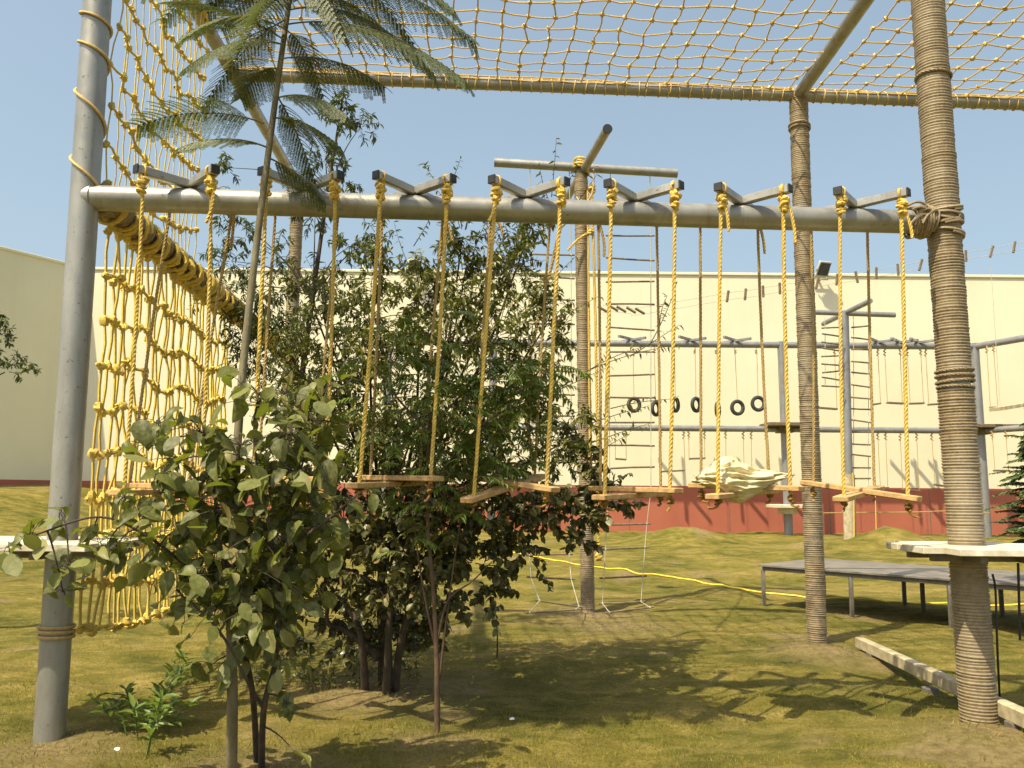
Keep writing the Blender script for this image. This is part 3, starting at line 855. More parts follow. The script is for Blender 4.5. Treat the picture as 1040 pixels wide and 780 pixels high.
knot(m, pb, 1.6); knot(m, pa, 1.8); knot(m, P(600, 236, PD - .14), 1.5)
m.rope(bez(P(600, 236, PD - .14), P(577, 254, PD - .2), (0, 0, .08), 8), .016, .11)
tag(m.build('climbing_rope', M['rope'], None), 'thick yellow rope hanging down the crossed arm pole to a knot', 'rope')
m = MB(); m.rope(spline([P(569, 232, PD - 3.2), P(553, 300, PD - 3.2), P(537, 370, PD - 3.2), P(535, 420, PD - 3.2), P(542, 478, PD - 3.2)], 8), .017, .11)
m.rope(spline([P(569, 232, PD - 3.2), P(600, 200, PD - 1.6), P(603, 172, PD - .1)], 8), .012, .11)
tag(m.build('slack_rope', M['rope_old'], None), 'slack dull rope slanting down over the right side of the dense bush', 'rope')

# ------------------------------------------------------------------ low stage, balance beam, ground line
A_ = G(776, 617); du = V((.69, -.72, 0)).normalized(); dv = V((.72, .69, 0)).normalized()
SL, SW, SH = 4.6, 1.65, .53
st = root('low_stage', A_ + du * SL / 2 + dv * SW / 2, 'low dark grey metal stage on thin square legs at the right', 'stage')
m = MB(); zc = A_.z + SH
m.box(A_ + du * SL / 2 + dv * SW / 2 + V((0, 0, SH)), du, dv, (0, 0, 1), SL / 2 + .05, SW / 2 + .05, .014, .004)
m.build('deck', M['deck'], st)
m = MB()
for k in (0, 1): m.bar(A_ + dv * SW * k + V((0, 0, SH - .04)), A_ + du * SL + dv * SW * k + V((0, 0, SH - .04)), .04, .05)
for k in range(5): m.bar(A_ + du * SL * k / 4 + dv * .022 + V((0, 0, SH - .041)), A_ + du * SL * k / 4 + dv * (SW - .022) + V((0, 0, SH - .041)), .04, .046)
m.build('deck_frame', M['leg'], st)
for u_, v_ in ((0, 0), (1.2, 0), (2.35, 0), (3.5, 0), (4.58, 0), (0.05, 1.63), (1.2, 1.63), (1.64, 1.1), (2.4, 1.63), (3.5, 1.63), (4.55, 1.63)):
    p = A_ + du * u_ + dv * v_; gzz = gz(p.x, p.y)
    m = MB(); m.bar(V((p.x, p.y, gzz - .03)), V((p.x, p.y, zc - .065)), .045, .045, .004, (0, 1, 0)); m.build('leg', M['leg'], st)

bA, bB = G(873, 661), G(1062, 764)
bb = root('balance_beam', (bA + bB) / 2, 'low pale wooden balance beam lying past the foot of the wrapped right post', 'balance beam')
m = MB(); m.bar(bA + V((0, 0, .085)), bB + V((0, 0, .085)), .085, .10, .008); m.build('timber', M['wood_pale'], bb)
for t in (.12, .5, .9):
    p = bA.lerp(bB, t); m = MB(); m.box(V((p.x, p.y, gz(p.x, p.y) + .0)), (1, 0, 0), (0, 1, 0), (0, 0, 1), .05, .05, .034, .006); m.build('block', M['leg'], bb)

m = MB(); pts = []
for px, py in ((470, 566), (500, 571), (540, 576), (575, 580), (610, 583), (650, 588), (690, 593), (740, 599), (775, 603.5), (816, 606.5), (870, 611), (930, 614), (990, 614), (1060, 613), (1130, 611)):
    p = G(px, py); pts.append(p)
pts = spline(pts, 6); pts = [V((p.x, p.y + .03 * math.sin(i * .9), gz(p.x, p.y) + .016)) for i, p in enumerate(pts)]
m.tube(pts, .014, 6)
tag(m.build('ground_line', M['hose'], None), 'thin bright yellow line lying across the lawn and under the low stage', 'line')

# ------------------------------------------------------------------ far high ropes course by the wall
FD = 25.0
far = root('far_ropes_course', V((P(797, 545, FD).x, FD, gz(8, FD))), 'grey steel high ropes course of two long rails in front of the cream wall', 'ropes course')
def rail(pts, r): m = MB(); m.tube(pts, r, 12); return m.build('rail', M['steel_far'], far)
UZ, LZ = P(797, 350.5, FD).z, P(797, 436, FD).z
CR = P(990, 357, FD)
U0 = V((P(380, 350, FD).x, FD, UZ)); U1 = V((CR.x, FD, UZ)); D2 = PZ(1040, 343.5, UZ) - U1; U2 = U1 + D2 * 2.2
rail([U0, U1], .10); rail([U1, U2], .10)
rail([V((U0.x, FD, LZ)), V((U1.x, FD, LZ))], .09); rail([V((U1.x, FD, LZ)), V((U2.x, U2.y, LZ))], .09)
for px, hid in ((797, 0), (993, 0), (500, 1), (392, 1)):
    x = P(px, 450, FD).x if px != 993 else U1.x; z = gz(x, FD)
    m = MB(); m.tube([V((x + (.03 if px > 700 else 0), FD, z - .3)), V((x, FD, UZ + .1))], .125, 16); m.build('post', M['steel_far'], far)
    for zz, hx, k in ((LZ + .12, .62 if px != 993 else .8, 'rung'), (P(797, 514, FD).z, .5, 'wood_white')):
        if px == 993 and k == 'wood_white': continue
        m = MB(); m.box(V((x + (0 if px != 993 else .35), FD - .05, zz)), (1, 0, 0), (0, 1, 0), (0, 0, 1), hx, .5, .05, .01)
        m.box(V((x, FD - .02, zz - .14)), (1, 0, 0), (0, 1, 0), (0, 0, 1), .22, .22, .09, .01); m.build('platform', M[k], far)
e = U2; m = MB(); m.tube([V((e.x, e.y, gz(e.x, e.y) - .3)), e + V((0, 0, .1))], .125, 16); m.build('post', M['steel_far'], far)
for px in (640, 700, 745, 890, 912, 931):
    x = P(px, 350, FD).x; m = MB(); c = V((x, FD, UZ + .13))
    for s_ in (-1, 1): m.bar(c + V((-.4 * s_, -.45, .02 * s_)), c + V((.4 * s_, .45, .02 * s_)), .08, .07)
    m.build('bracket', M['steel_far'], far)
# tyres
TY = [(644, 411, .3), (666, 415, .8), (686, 411, .9), (707, 411, .7), (729, 416, 1.1), (749, 414, .2), (770, 410, .08)]
tl = ['leftmost small black tyre hanging right of the brown pole', 'second hanging tyre from the left, turned half edge on', 'third hanging tyre from the left, between two yellow ropes',
      'middle hanging tyre of the row, half turned beside a yellow rope', 'lowest hanging tyre, turned almost edge on',
      'second hanging tyre from the right, seen face on', 'rightmost and highest hanging tyre, a clear full ring']
for (px, py, yaw), lab in zip(TY, tl):
    c = P(px, py, FD - .05); rt = root('tyre_swing', c, lab, 'tyre', 'tyres hung from the far upper rail')
    m = MB(); ux = V((math.cos(yaw), math.sin(yaw), 0)); ax_ = V((-math.sin(yaw), math.cos(yaw), 0))
    m.tube([c + ux * .18 * math.cos(q) + V((0, 0, .19 * math.sin(q))) for q in [2 * math.pi * i / 24 for i in range(24)]], .058, 8, closed=True)
    m.build('tyre', M['rubber'], rt)
    m = MB(); m.tube([V((c.x + rnd.uniform(-.03, .03), FD, UZ - .08)), c + V((0, 0, .2))], .009, 4)
    m.coil(V((c.x, FD, UZ - .22)), (0, 0, 1), .03, .014, 2, .12, 4, 8); m.build('rope', M['rope_old'], rt)
# small hung loops with planks
def loop(px0, px1, py, zt, idx, lab, d=FD, yof=0):
    a, b = P(px0, py, d), P(px1, py + yof, d); rt = root('hanging_loop', (a + b) / 2, lab, 'hanging step', 'small hanging steps on the far course')
    m = MB(); m.bar(a, b, .16, .05); m.build('plank', M['rung'], rt)
    for p in (a, b):
        m = MB(); m.tube([V((p.x, d, zt - .08)), p + V((rnd.uniform(-.02, .02), 0, 0))], .010, 4); m.coil(V((p.x, d, zt - .2)), (0, 0, 1), .035, .014, 2, .2, 4, 8)
        m.build('rope', M['rope_old'], rt)
FL = [(830, 850, 414, UZ, 'small hanging step on the upper far rail nearest the rear wrapped post'),
      (886, 894, 411, UZ, 'narrow hanging step on the upper far rail right of the far ladder pole'),
      (901, 917, 409, UZ, 'hanging step on the upper far rail left of the frontmost right rope'),
      (924, 938, 410, UZ, 'hanging step on the upper far rail right of the frontmost right rope'),
      (943, 955, 411, UZ, 'hanging step on the upper far rail touching the wrapped right post'),
      (625, 636, 466, LZ, 'small plank hung from the lower far rail beside the brown pole'),
      (672, 695, 479, LZ, 'pale plank hung from the lower far rail right of the fifth step rope'),
      (700, 716, 466, LZ, 'plank hung from the lower far rail left above the cloth bundle'),
      (738, 756, 487, LZ, 'plank hung from the lower far rail straight behind the cloth bundle'),
      (764, 779, 481, LZ, 'plank hung from the lower far rail right above the cloth bundle'),
      (894, 902, 496, LZ, 'plank hung from the lower far rail below the far ladder pole arm'),
      (917, 934, 497, LZ, 'plank hung from the lower far rail behind the last step'),
      (949, 958, 492, LZ, 'plank hung from the lower far rail touching the right post edge')]
for i, (a, b, y, z, lab) in enumerate(FL): loop(a, b, y, z, i, lab, yof=rnd.uniform(-2, 2))
for a, b, y, zt, t0, lab in ((1006, 1013, 414, UZ, .5, 'hanging step on the upper side rail at the right edge of the photo'), (1010, 1024, 478, LZ, .8, 'hanging step on the lower side rail behind the fir')):
    d_ = U1.y + D2.y * t0; loop(a, b, y, zt, 0, lab, d=d_)
m = MB(); a, b = P(1012, 415.5, 16), P(1075, 405, 16.4); m.bar(a, b, .35, .07); pk = root('hanging_plank', (a + b) / 2, 'pale long plank poking in at the right edge above the fir', 'plank')
m.build('plank', M['wood_pale'], pk); m = MB()
for q in (a.lerp(b, .06), b.lerp(a, .06)): m.tube([q, V((q.x, q.y, 6.0))], .006, 4)
m.build('wire', M['rope_white'], pk)
# far pole with cross arms
TD = 22.0; tb = V((P(863, 540, TD).x, TD, gz(8.9, TD))); tt = P(857.5, 316, TD)
fp = root('ladder_pole', tb, 'distant grey pole with crossed arms at its top in front of the cream wall', 'pole')
m = MB(); m.tube([tb - V((0, 0, .3)), tt], .11, 14); fpp = m.build('post', M['steel_far'], fp)
m = MB(); m.tube([tb - V((0, 0, .1)), tb + (tt - tb) * .285], .155, 14); m.build('timber_sleeve', M['wood_pale'], fpp)
for a, b in ((P(822, 317, TD), P(909, 320, TD)), (P(884, 305.5, TD - 1.2), P(836, 329, TD + 1.2))):
    m = MB(); m.tube([a, b], .07, 10); m.build('cross_arm', M['steel_far'], fp)
GF = 'rope ladders on the far pole'
ladder(TD, 867, 882, 332, 498, 15, 'small distant rope ladder right of the far pole', GF, rr=.022, rl=.009, depthj=.08, over=.06)
ladder(TD - .1, 838, 852, 333, 392, 9, 'tangled bundle of a distant rope ladder left of the far pole', GF, rr=.022, rl=.009, depthj=.35, over=.1)
m = MB(); q = P(866, 480, TD - .2); m.tube(spline([q, P(867, 500, TD - .2), P(867.5, 545, TD - .2)], 4), .018, 5)
tag(m.build('hanging_rope', M['rope'], None), 'short yellow rope on the timber foot of the far pole', 'rope', )
m = MB(); m.tube([P(889, 500, 21.5), P(890, 545, 21.5)], .012, 5); m.blob(P(890, 544, 21.5), .06)
tag(m.build('hanging_rope', M['rope'], None), 'thin yellow rope ending in a knot over the small grassy mound', 'rope')
m = MB(); m.tube(spline([P(835, 521, 23), P(880, 520.5, 23), P(930, 520, 23), P(965, 519, 23), P(1005, 521, 23)], 5), .014, 5)
tag(m.build('low_line', M['rope_old'], None), 'thin pale line strung across in front of the red wall base', 'line')
# line of pegs
PL = [(612, 314, 1), (623, 313, 1), (631, 314, 1), (641, 315, 1), (650, 316, 1), (739, 301, 0), (757, 299, 0), (775, 296, 0), (792, 293, 0), (830, 287.5, 0), (850, 284, 0), (870, 281.5, 0), (890, 277.5, 0), (912, 274, 0), (935, 269, 0), (958, 265, 0), (981, 260, 0), (1007, 255.5, 0), (1030, 251, 0), (1056, 245, 0)]
pr_ = root('peg_line', P(830, 288, 21), 'long sagging wire with dark wooden pegs strung high across the wall', 'peg line')
for dz in (.09, -.09):
    m = MB(); m.tube(spline([P(q[0], q[1], 21) + V((0, 0, dz)) for q in PL], 3), .006, 4); m.build('wire', M['rope_white'], pr_)
for px, py, sl_ in PL:
    c = P(px, py, 21); m = MB(); dx = .12 if sl_ else rnd.uniform(-.05, .03)
    m.tube([c + V((-dx, 0, .15 if not sl_ else .07)), c + V((dx, 0, -.15 if not sl_ else -.07))], .035, 6); m.build('peg', M['rung'], pr_)

# ------------------------------------------------------------------ trees
def trunk(pts, r0, r1, mat, parent, n=10, name='trunk', wob=.0):
    m = MB(); q = spline(pts, 6); k = len(q)
    m.tube(q, [r0 + (r1 - r0) * (i / (k - 1)) ** .8 for i in range(k)], n); return m.build(name, mat, parent, smooth='all'), q

# feathery tree ------------------------------------------------------
d0 = 4.3
tb = G(236, 795); tr = root('feathery_tree', tb, 'slim tall tree with grey trunk and drooping feathery fronds at the upper left', 'tree')
tp = [tb - V((0, 0, .2)), P(236, 720, d0), P(235, 640, d0), P(238, 520, d0), P(245, 395, d0 + .03), P(258, 270, d0 + .08), P(272, 160, d0 + .12), P(284, 70, d0 + .16), P(294, 0, d0 + .2), P(304, -70, d0 + .22)]
trunk(tp, .030, .013, M['bark_grey'], tr, 12)
cr = Crown()
def frond(a, b, bulge, pin=15, plen=.13, n=20, hang=.9, lit=0):
    hang = rnd.uniform(.12, .55) if b.x < a.x + .25 else rnd.uniform(.35, .8); roll = rnd.uniform(-.5, .5)
    """bipinnate frond from a to b; each pinna is a row of leaflets"""
    pts = bez(a, b, bulge, 24); cr.tw.tube(pts, lerp_list(.0055, .0018, 25), 4, False)
    for i in range(pin):
        t = .12 + .88 * (i + .5) / pin; x = t * 24; k = min(int(x), 23); p = pts[k].lerp(pts[k + 1], x - k)
        ax_ = (pts[k + 1] - pts[k]).normalized(); sd = ax_.cross(V((0, 0, 1)))
        if sd.length < .1: sd = V((1, 0, 0))
        sd.normalize(); sd.rotate(Matrix.Rotation(roll, 3, ax_))
        ln = plen * (math.sin(math.pi * min(1, .18 + .82 * t * .95)) ** .6 if t < .95 else .5) * rnd.uniform(.85, 1.12)
        for s_ in (-1, 1):
            d = (ax_ * .5 + sd * s_ * .62 + V((0, 0, -hang * rnd.uniform(.7, 1.1)))).normalized()
            q = bez(p, p + d * ln, V((0, 0, ln * .12)), 6); cr.tw.tube(q, .0012, 3, False)
            lf = n
            ld = d.cross(V((0, 0, 1)))
            if ld.length < .15: ld = sd.copy()
            ld.normalize(); nn = ld.cross(d)
            for j in range(lf):
                tt_ = (j + .6) / lf; xx = tt_ * 6; kk = min(int(xx), 5); pp = q[kk].lerp(q[kk + 1], xx - kk)
                l = .020 * (1 - .4 * tt_) * rnd.uniform(.85, 1.2)
                for s2 in (-1, 1):
                    cr.leaf(pp, ld * s2 + d * .45 + V((0, 0, -.12)), nn + V((rnd.gauss(0, .15), rnd.gauss(0, .15), rnd.gauss(0, .15))), l, l * .42)
dd = d0 + .15
FR = [((296, -12), (482, 42), .34, 0), ((298, 2), (430, -20), .2, .2), ((290, 25), (472, 82), .26, -.15), ((284, 60), (390, 88), .15, .25), ((276, 120), (345, 150), .10, -.1),
      ((280, 95), (322, 190), .08, .2), ((268, 125), (140, 128), .14, .05), ((272, 150), (185, 150), .10, -.2), ((288, 40), (172, 3), .12, .1), ((286, 45), (190, 70), .16, -.3), ((292, 0), (170, -30), .16, .15), ((290, 20), (205, 110), .16, .2),
      ((296, -10), (240, 60), .15, -.35), ((298, -25), (350, 40), .2, -.35), ((300, -40), (420, 45), .3, .3), ((302, -50), (210, 10), .2, .2), ((304, -60), (460, -20), .25, 0), ((304, -60), (380, -60), .2, -.3),
      ((300, -40), (150, -10), .3, -.1), ((290, 30), (330, 105), .16, .3), ((302, -55), (250, -40), .2, -.4), 
      ((272, 160), (330, 205), .06, .1), ((280, 100), (352, 118), .12, -.2), ((298, 0), (260, 20), .2, -.5), ((300, -30), (165, 20), .3, .3), ((290, 30), (185, 38), .2, -.1), ((298, -10), (225, 30), .25, .45), ((296, 0), (390, 30), .2, .4),
      ((300, -20), (460, 10), .35, -.2), ((294, 10), (440, 75), .3, .15), ((284, 70), (245, 100), .12, .3), ((304, -60), (330, -10), .3, .4), ((304, -60), (200, -50), .3, .2)]
for (ax0, ay0), (bx0, by0), bl, dz in FR:
    a = P(ax0, ay0, dd); b = P(bx0, by0, dd + dz); ln = (b - a).length
    frond(a, b, (0, 0, bl), int(8 + ln * 19), .125 + .10 * min(1, ln), 22)
cr.build('crown', 'small', M['leaf_feather'], M['bark_grey'], tr)

# broad leaved shrub ---------------------------------------------------
d1 = 4.25
sb = G(268, 772); sh = root('broadleaf_shrub', sb, 'sprawling shrub with large drooping rounded leaves at the front left', 'shrub')
cr = Crown()
stems = [[G(266, 778) - V((0, 0, .1)), P(268, 720, d1 + .15), P(280, 670, d1 + .12), P(285, 600, d1 + .05), P(300, 500, d1), P(325, 410, d1)],
         [G(262, 774) - V((0, 0, .1)), P(256, 700, d1 + .2), P(240, 630, d1 + .1), P(225, 560, d1), P(215, 480, d1 - .05), P(205, 430, d1 - .1)],
         [P(240, 625, d1 + .1), P(200, 585, d1), P(150, 545, d1 - .1), P(100, 525, d1 - .2), P(30, 545, d1 - .25)],
         [P(285, 600, d1 + .05), P(270, 520, d1 - .1), P(258, 450, d1 - .15), P(262, 400, d1 - .1)],
         [P(268, 720, d1 + .15), P(250, 690, d1), P(222, 640, d1 - .1), P(180, 600, d1 - .1)],
         [P(288, 560, d1), P(330, 530, d1 - .1), P(365, 500, d1 - .1)]]
for k, s_ in enumerate(stems): trunk(s_, .02 if k < 2 else .011, .004, M['bark_dark'], sh, 8, 'stem')
BLF = [(30, 546, 4, .05, -.3), (70, 575, 6, .055, -.25), (8, 556, 3, .05, -.3), (64, 602, 3, .04, -.28), (95, 540, 4, .05, -.2), (60, 522, 3, .04, -.2), (108, 555, 4, .06, -.15),
       (125, 505, 5, .09, -.15), (118, 555, 4, .08, -.1), (140, 575, 5, .09, -.1), (155, 545, 6, .08, -.1), (165, 500, 7, .10, -.1), (150, 455, 4, .07, -.1), (160, 430, 5, .08, -.05),
       (180, 470, 8, .09, -.1), (205, 440, 9, .09, -.1), (200, 510, 12, .11, 0), (180, 540, 12, .13, 0), (228, 485, 14, .10, 0), (245, 452, 10, .10, -.1), (235, 520, 18, .15, 0),
       (215, 570, 16, .14, .05), (245, 575, 20, .15, .05), (270, 540, 20, .15, .05), (265, 480, 16, .14, -.05), (285, 445, 11, .10, -.1), (300, 480, 14, .13, 0), (265, 410, 9, .10, -.1),
       (290, 400, 8, .10, -.05), (322, 402, 5, .07, 0), (336, 420, 3, .06, 0), (318, 455, 8, .08, 0), (335, 470, 4, .07, 0), (300, 520, 14, .14, .1), (322, 535, 6, .08, .05), (355, 510, 3, .06, -.05), (345, 540, 2, .06, -.05),
       (185, 590, 7, .08, 0), (220, 615, 13, .13, 0), (255, 620, 16, .13, .05), (285, 590, 15, .14, .1), (300, 560, 12, .13, .1), (285, 640, 9, .11, .1), (255, 650, 6, .09, .05), (265, 600, 16, .13, .15),
       (285, 670, 6, .07, .1), (232, 672, 6, .06, .12), (292, 715, 3, .05, .1), (215, 675, 2, .09, .1), (300, 765, 1, .05, .1), (185, 610, 3, .1, 0), (335, 392, 4, .07, -.05), (350, 432, 2, .05, 0), (312, 428, 6, .08, -.1), (245, 390, 4, .06, -.1)]
SPTS = [q for s_ in stems for q in spline(s_, 4)]
for px, py, n, rad, dz in BLF:
    c_ = P(px, py, d1 + dz); q_ = min(SPTS, key=lambda t: (t - c_).length)
    cr.tw.tube(bez(q_, c_, V((0, 0, .04)), 5), [.006, .005, .0045, .004, .003, .0025], 4, False)
    for _ in range(int(n * (2.9 if 195 <= px <= 310 and 470 <= py <= 630 else 2.0))):
        p = P(px, py, d1 + dz) + V((rnd.gauss(0, rad * .75), rnd.gauss(0, rad * 1.1), rnd.gauss(0, rad * .6)))
        a = rnd.random() * 6.28; d = V((math.cos(a), math.sin(a) * .8, rnd.uniform(-1.7, .3)))
        n_ = V((rnd.gauss(0, .5), -.35 + rnd.gauss(0, .5), 1))
        l = rnd.choice((rnd.uniform(.045, .08), rnd.uniform(.08, .125), rnd.uniform(.09, .14)))
        cr.leaf(p, d, n_, l, l * rnd.uniform(.5, .78))
        cr.tw.tube(bez(P(px, py, d1 + dz), p, V((0, 0, .03)), 3), .0018, 3, False)
cr.build('crown', 'broad', M['leaf_broad'], M['bark_dark'], sh)

# dense dark bush ------------------------------------------------------
d2 = 6.8
bb_ = G(392, 692); bu = root('dense_bush', bb_, 'big dense dark green bush with small narrow leaves in the middle', 'bush')
cr = Crown()
main = [bb_ - V((0, 0, .2)), P(391, 650, d2 - .1), P(388, 600, d2 - .05), P(395, 520, d2), P(405, 420, d2)]
trunk(main, .065, .03, M['bark_dark'], bu, 12)
CL = [  # px, py, radius px x, radius px y, depth offset, twigs
 (330, 330, 40, 40, .3, 22), (375, 320, 45, 45, .2, 30), (425, 300, 42, 42, .2, 28), (470, 290, 45, 50, .2, 32), (520, 270, 38, 52, .3, 32), (505, 340, 50, 50, 0, 36), (450, 350, 55, 50, -.1, 40),
 (395, 370, 55, 50, -.1, 40), (340, 390, 50, 50, .1, 34), (300, 370, 40, 50, .4, 24), (310, 440, 50, 45, .2, 30), (360, 450, 60, 50, -.2, 42), (420, 440, 60, 50, -.3, 46), (480, 430, 60, 50, -.3, 46), (535, 400, 48, 55, 0, 36),
 (555, 330, 35, 60, .1, 24), (540, 230, 24, 30, .3, 14), (470, 240, 30, 30, .2, 12), (380, 270, 30, 25, .3, 12), (560, 450, 45, 45, 0, 26), (590, 440, 30, 30, 0, 10), (310, 290, 35, 30, .5, 12)]
for px, py, rx, rz, dz, n in CL:
    c = P(px, py, d2 + dz); k = (d2 + dz) / F_PX
    cr.clump(c, (rx * k, min(rx * k * 1.2, .45), rz * k), int(n * 1.65), 17, .066, .38, .35)
    m = None
    trunk([P(395, 560, d2), P((395 + px) / 2 + rnd.uniform(-15, 15), (540 + py) / 2 + 10, d2 + dz * .6), c], .022, .006, M['bark_dark'], bu, 6, 'limb')
for (a, b) in (((450, 195), (430, 165)), ((450, 200), (468, 160)), ((430, 215), (400, 185)), ((560, 200), (565, 140)), ((560, 210), (548, 165)), ((560, 220), (592, 165)), ((575, 220), (610, 170)), ((540, 240), (590, 215)), ((450, 240), (452, 200)), ((520, 230), (560, 190)), ((470, 230), (440, 190)),
               ((590, 380), (690, 350)), ((600, 375), (655, 352)), ((640, 362), (690, 330)), ((660, 350), (688, 285)), ((670, 330), (678, 300)), ((560, 400), (620, 372)), ((620, 415), (690, 405)), ((600, 430), (660, 412)), ((590, 470), (640, 440)), ((600, 450), (660, 430)), ((560, 330), (610, 300)), ((550, 300), (585, 260)),
               ((395, 290), (360, 240)), ((420, 280), (400, 225)), ((340, 310), (310, 260)), ((480, 260), (500, 215)), ((420, 250), (440, 215)), ((470, 255), (455, 225)), ((500, 240), (485, 215))):
    cr.twig(P(*a, d2 - .3 if a[0] > 540 else d2 + .2), P(*b, d2 - .35 if a[0] > 540 else d2 + .2), 15, .055, .32, .3, .003, .75, .06, .15)
cr.build('crown', 'lance', M['leaf_dark'], M['bark_dark'], bu)

# lower round leaved bush ----------------------------------------------
d3 = 6.4
rb_ = G(372, 700); ru = root('round_leaf_bush', rb_, 'low dark bush with small round leaves under the hanging steps', 'bush')
cr = Crown()
for pts in ([rb_ - V((0, 0, .1)), P(365, 640, d3), P(340, 600, d3 + .1), P(310, 560, d3 + .2)], [G(400, 700) - V((0, 0, .1)), P(410, 640, d3), P(440, 570, d3), P(520, 520, d3), P(600, 500, d3)],
            [G(392, 702) - V((0, 0, .1)), P(395, 640, d3 - .1), P(400, 560, d3 - .1), P(400, 510, d3)], [P(385, 668, d3 + .1), P(350, 640, d3 + .2), P(332, 630, d3 + .1), P(340, 590, d3)]):
    trunk(pts, .034, .010, M['bark_dark'], ru, 8, 'stem')
CL = [(300, 540, 45, 45, .2, 26), (350, 530, 50, 40, 0, 32), (400, 540, 50, 50, -.2, 36), (450, 530, 50, 45, -.2, 36), (500, 530, 50, 40, 0, 34), (550, 520, 42, 34, 0, 26), (595, 520, 30, 26, 0, 14), (480, 570, 45, 36, -.1, 26), (430, 585, 50, 40, -.2, 28), (380, 590, 45, 40, -.1, 26), (330, 580, 40, 40, .1, 22),
      (530, 560, 30, 24, 0, 12), (500, 600, 28, 22, -.1, 9), (455, 618, 30, 22, -.1, 10), (280, 590, 30, 40, .3, 14), (610, 490, 22, 18, 0, 8), (590, 550, 18, 14, 0, 5), (640, 515, 14, 10, 0, 4), (600, 470, 20, 20, .1, 8), (500, 480, 50, 30, .1, 22), (430, 490, 50, 30, .1, 22), (350, 490, 50, 30, .2, 20), (290, 620, 25, 30, .3, 6), (340, 625, 34, 24, .3, 12), (385, 630, 34, 26, .3, 14), (430, 625, 30, 24, .3, 12), (310, 500, 36, 40, .2, 16), (350, 652, 34, 22, .35, 9), (395, 655, 34, 22, .35, 10), (300, 650, 26, 22, .4, 6), (440, 640, 24, 18, .3, 6)]
for px, py, rx, rz, dz, n in CL:
    c = P(px, py, d3 + dz); k = (d3 + dz) / F_PX
    cr.clump(c, (rx * k, min(rx * k * 1.2, .4), rz * k), int(n * 1.45), 15, .060, .68, .6)
for a, b in (((600, 510), (650, 512)), ((570, 540), (612, 556)), ((610, 500), (640, 480)), ((540, 570), (560, 600)), ((500, 610), (505, 640))): cr.twig(P(*a, d3), P(*b, d3), 12, .062, .66, .4, .004, .7, .05)
cr.build('crown', 'broad', M['leaf_round'], M['bark_dark'], ru)
nb = G(505, 668); nu_ = root('drooping_sapling', nb, 'tiny sapling with hanging dark leaves right of the bush shadow', 'sapling'); cr = Crown()
trunk([nb - V((0, 0, .05)), P(505, 640, nb.y), P(502, 612, nb.y)], .008, .004, M['bark_dark'], nu_, 6, 'stem')
cr.clump(P(503, 622, nb.y), (.12, .12, .12), 8, 10, .06, .55, .8); cr.build('crown', 'broad', M['leaf_round'], M['bark_dark'], nu_)

# neem sapling ----------------------------------------------------------
nb = G(444, 748); d4 = nb.y; ne = root('neem_sapling', nb, 'thin brown stemmed sapling with bright pinnate leaves before the dense bush', 'sapling'); cr = Crown()
trunk([nb - V((0, 0, .1)), P(444, 700, d4), P(443, 655, d4), P(440, 600, d4), P(434, 520, d4), P(436, 440, d4 + .05), P(446, 380, d4 + .1), P(455, 330, d4 + .1)], .021, .004, M['bark_brown'], ne, 8)
for s_ in ([(446, 690), (452, 640), (460, 580), (472, 500)], [(444, 665), (432, 610), (424, 560), (420, 520)], [(443, 655), (455, 610), (480, 590), (500, 570)], [(436, 440), (470, 400), (520, 370)], [(436, 440), (400, 400), (380, 370)], [(434, 500), (480, 440), (540, 400)]):
    trunk([P(*q, d4 + .02 * i) for i, q in enumerate(s_)], .010, .003, M['bark_brown'], ne, 6, 'limb')
def pinnate(a, b, bul, n=9, L=.075):
    pts = bez(a, b, bul, 12); cr.tw.tube(pts, lerp_list(.003, .0012, 13), 3, False)
    for i in range(n):
        t = .15 + .85 * (i + .3) / n; x = t * 12; k = min(int(x), 11); p = pts[k].lerp(pts[k + 1], x - k); ax_ = (pts[k + 1] - pts[k]).normalized()
        sd = ax_.cross(V((0, 0, 1))); sd = sd.normalized() if sd.length > .1 else V((1, 0, 0))
        for s_ in (-1, 1):
            l = L * rnd.uniform(.8, 1.15); cr.leaf(p, sd * s_ * .85 + ax_ * .5 + V((0, 0, -.35 + rnd.gauss(0, .12))), V((rnd.gauss(0, .2), rnd.gauss(0, .2), 1)), l, l * .27)
for px, py, n in ((450, 340, 6), (430, 390, 10), (470, 400, 12), (390, 370, 9), (520, 380, 14), (545, 400, 9), (480, 440, 14), (440, 450, 12), (520, 430, 10), (400, 430, 8), (460, 480, 12), (500, 470, 10), (420, 490, 9), (535, 385, 9), (500, 395, 9), (380, 400, 7), (455, 520, 7), (430, 540, 5)):
    for _ in range(int(n * 1.7)):
        c = P(px + rnd.gauss(0, 16), py + rnd.gauss(0, 14), d4 + rnd.gauss(.08, .12)); a = rnd.random() * 6.28; ln = rnd.uniform(.16, .28)
        e_ = c + V((math.cos(a) * ln, math.sin(a) * ln * .7, rnd.uniform(-.12, .04))); pinnate(c, e_, (0, 0, .06), rnd.randint(7, 10), rnd.uniform(.05, .075))
cr.build('crown', 'lance', M['leaf_neem'], M['bark_brown'], ne)

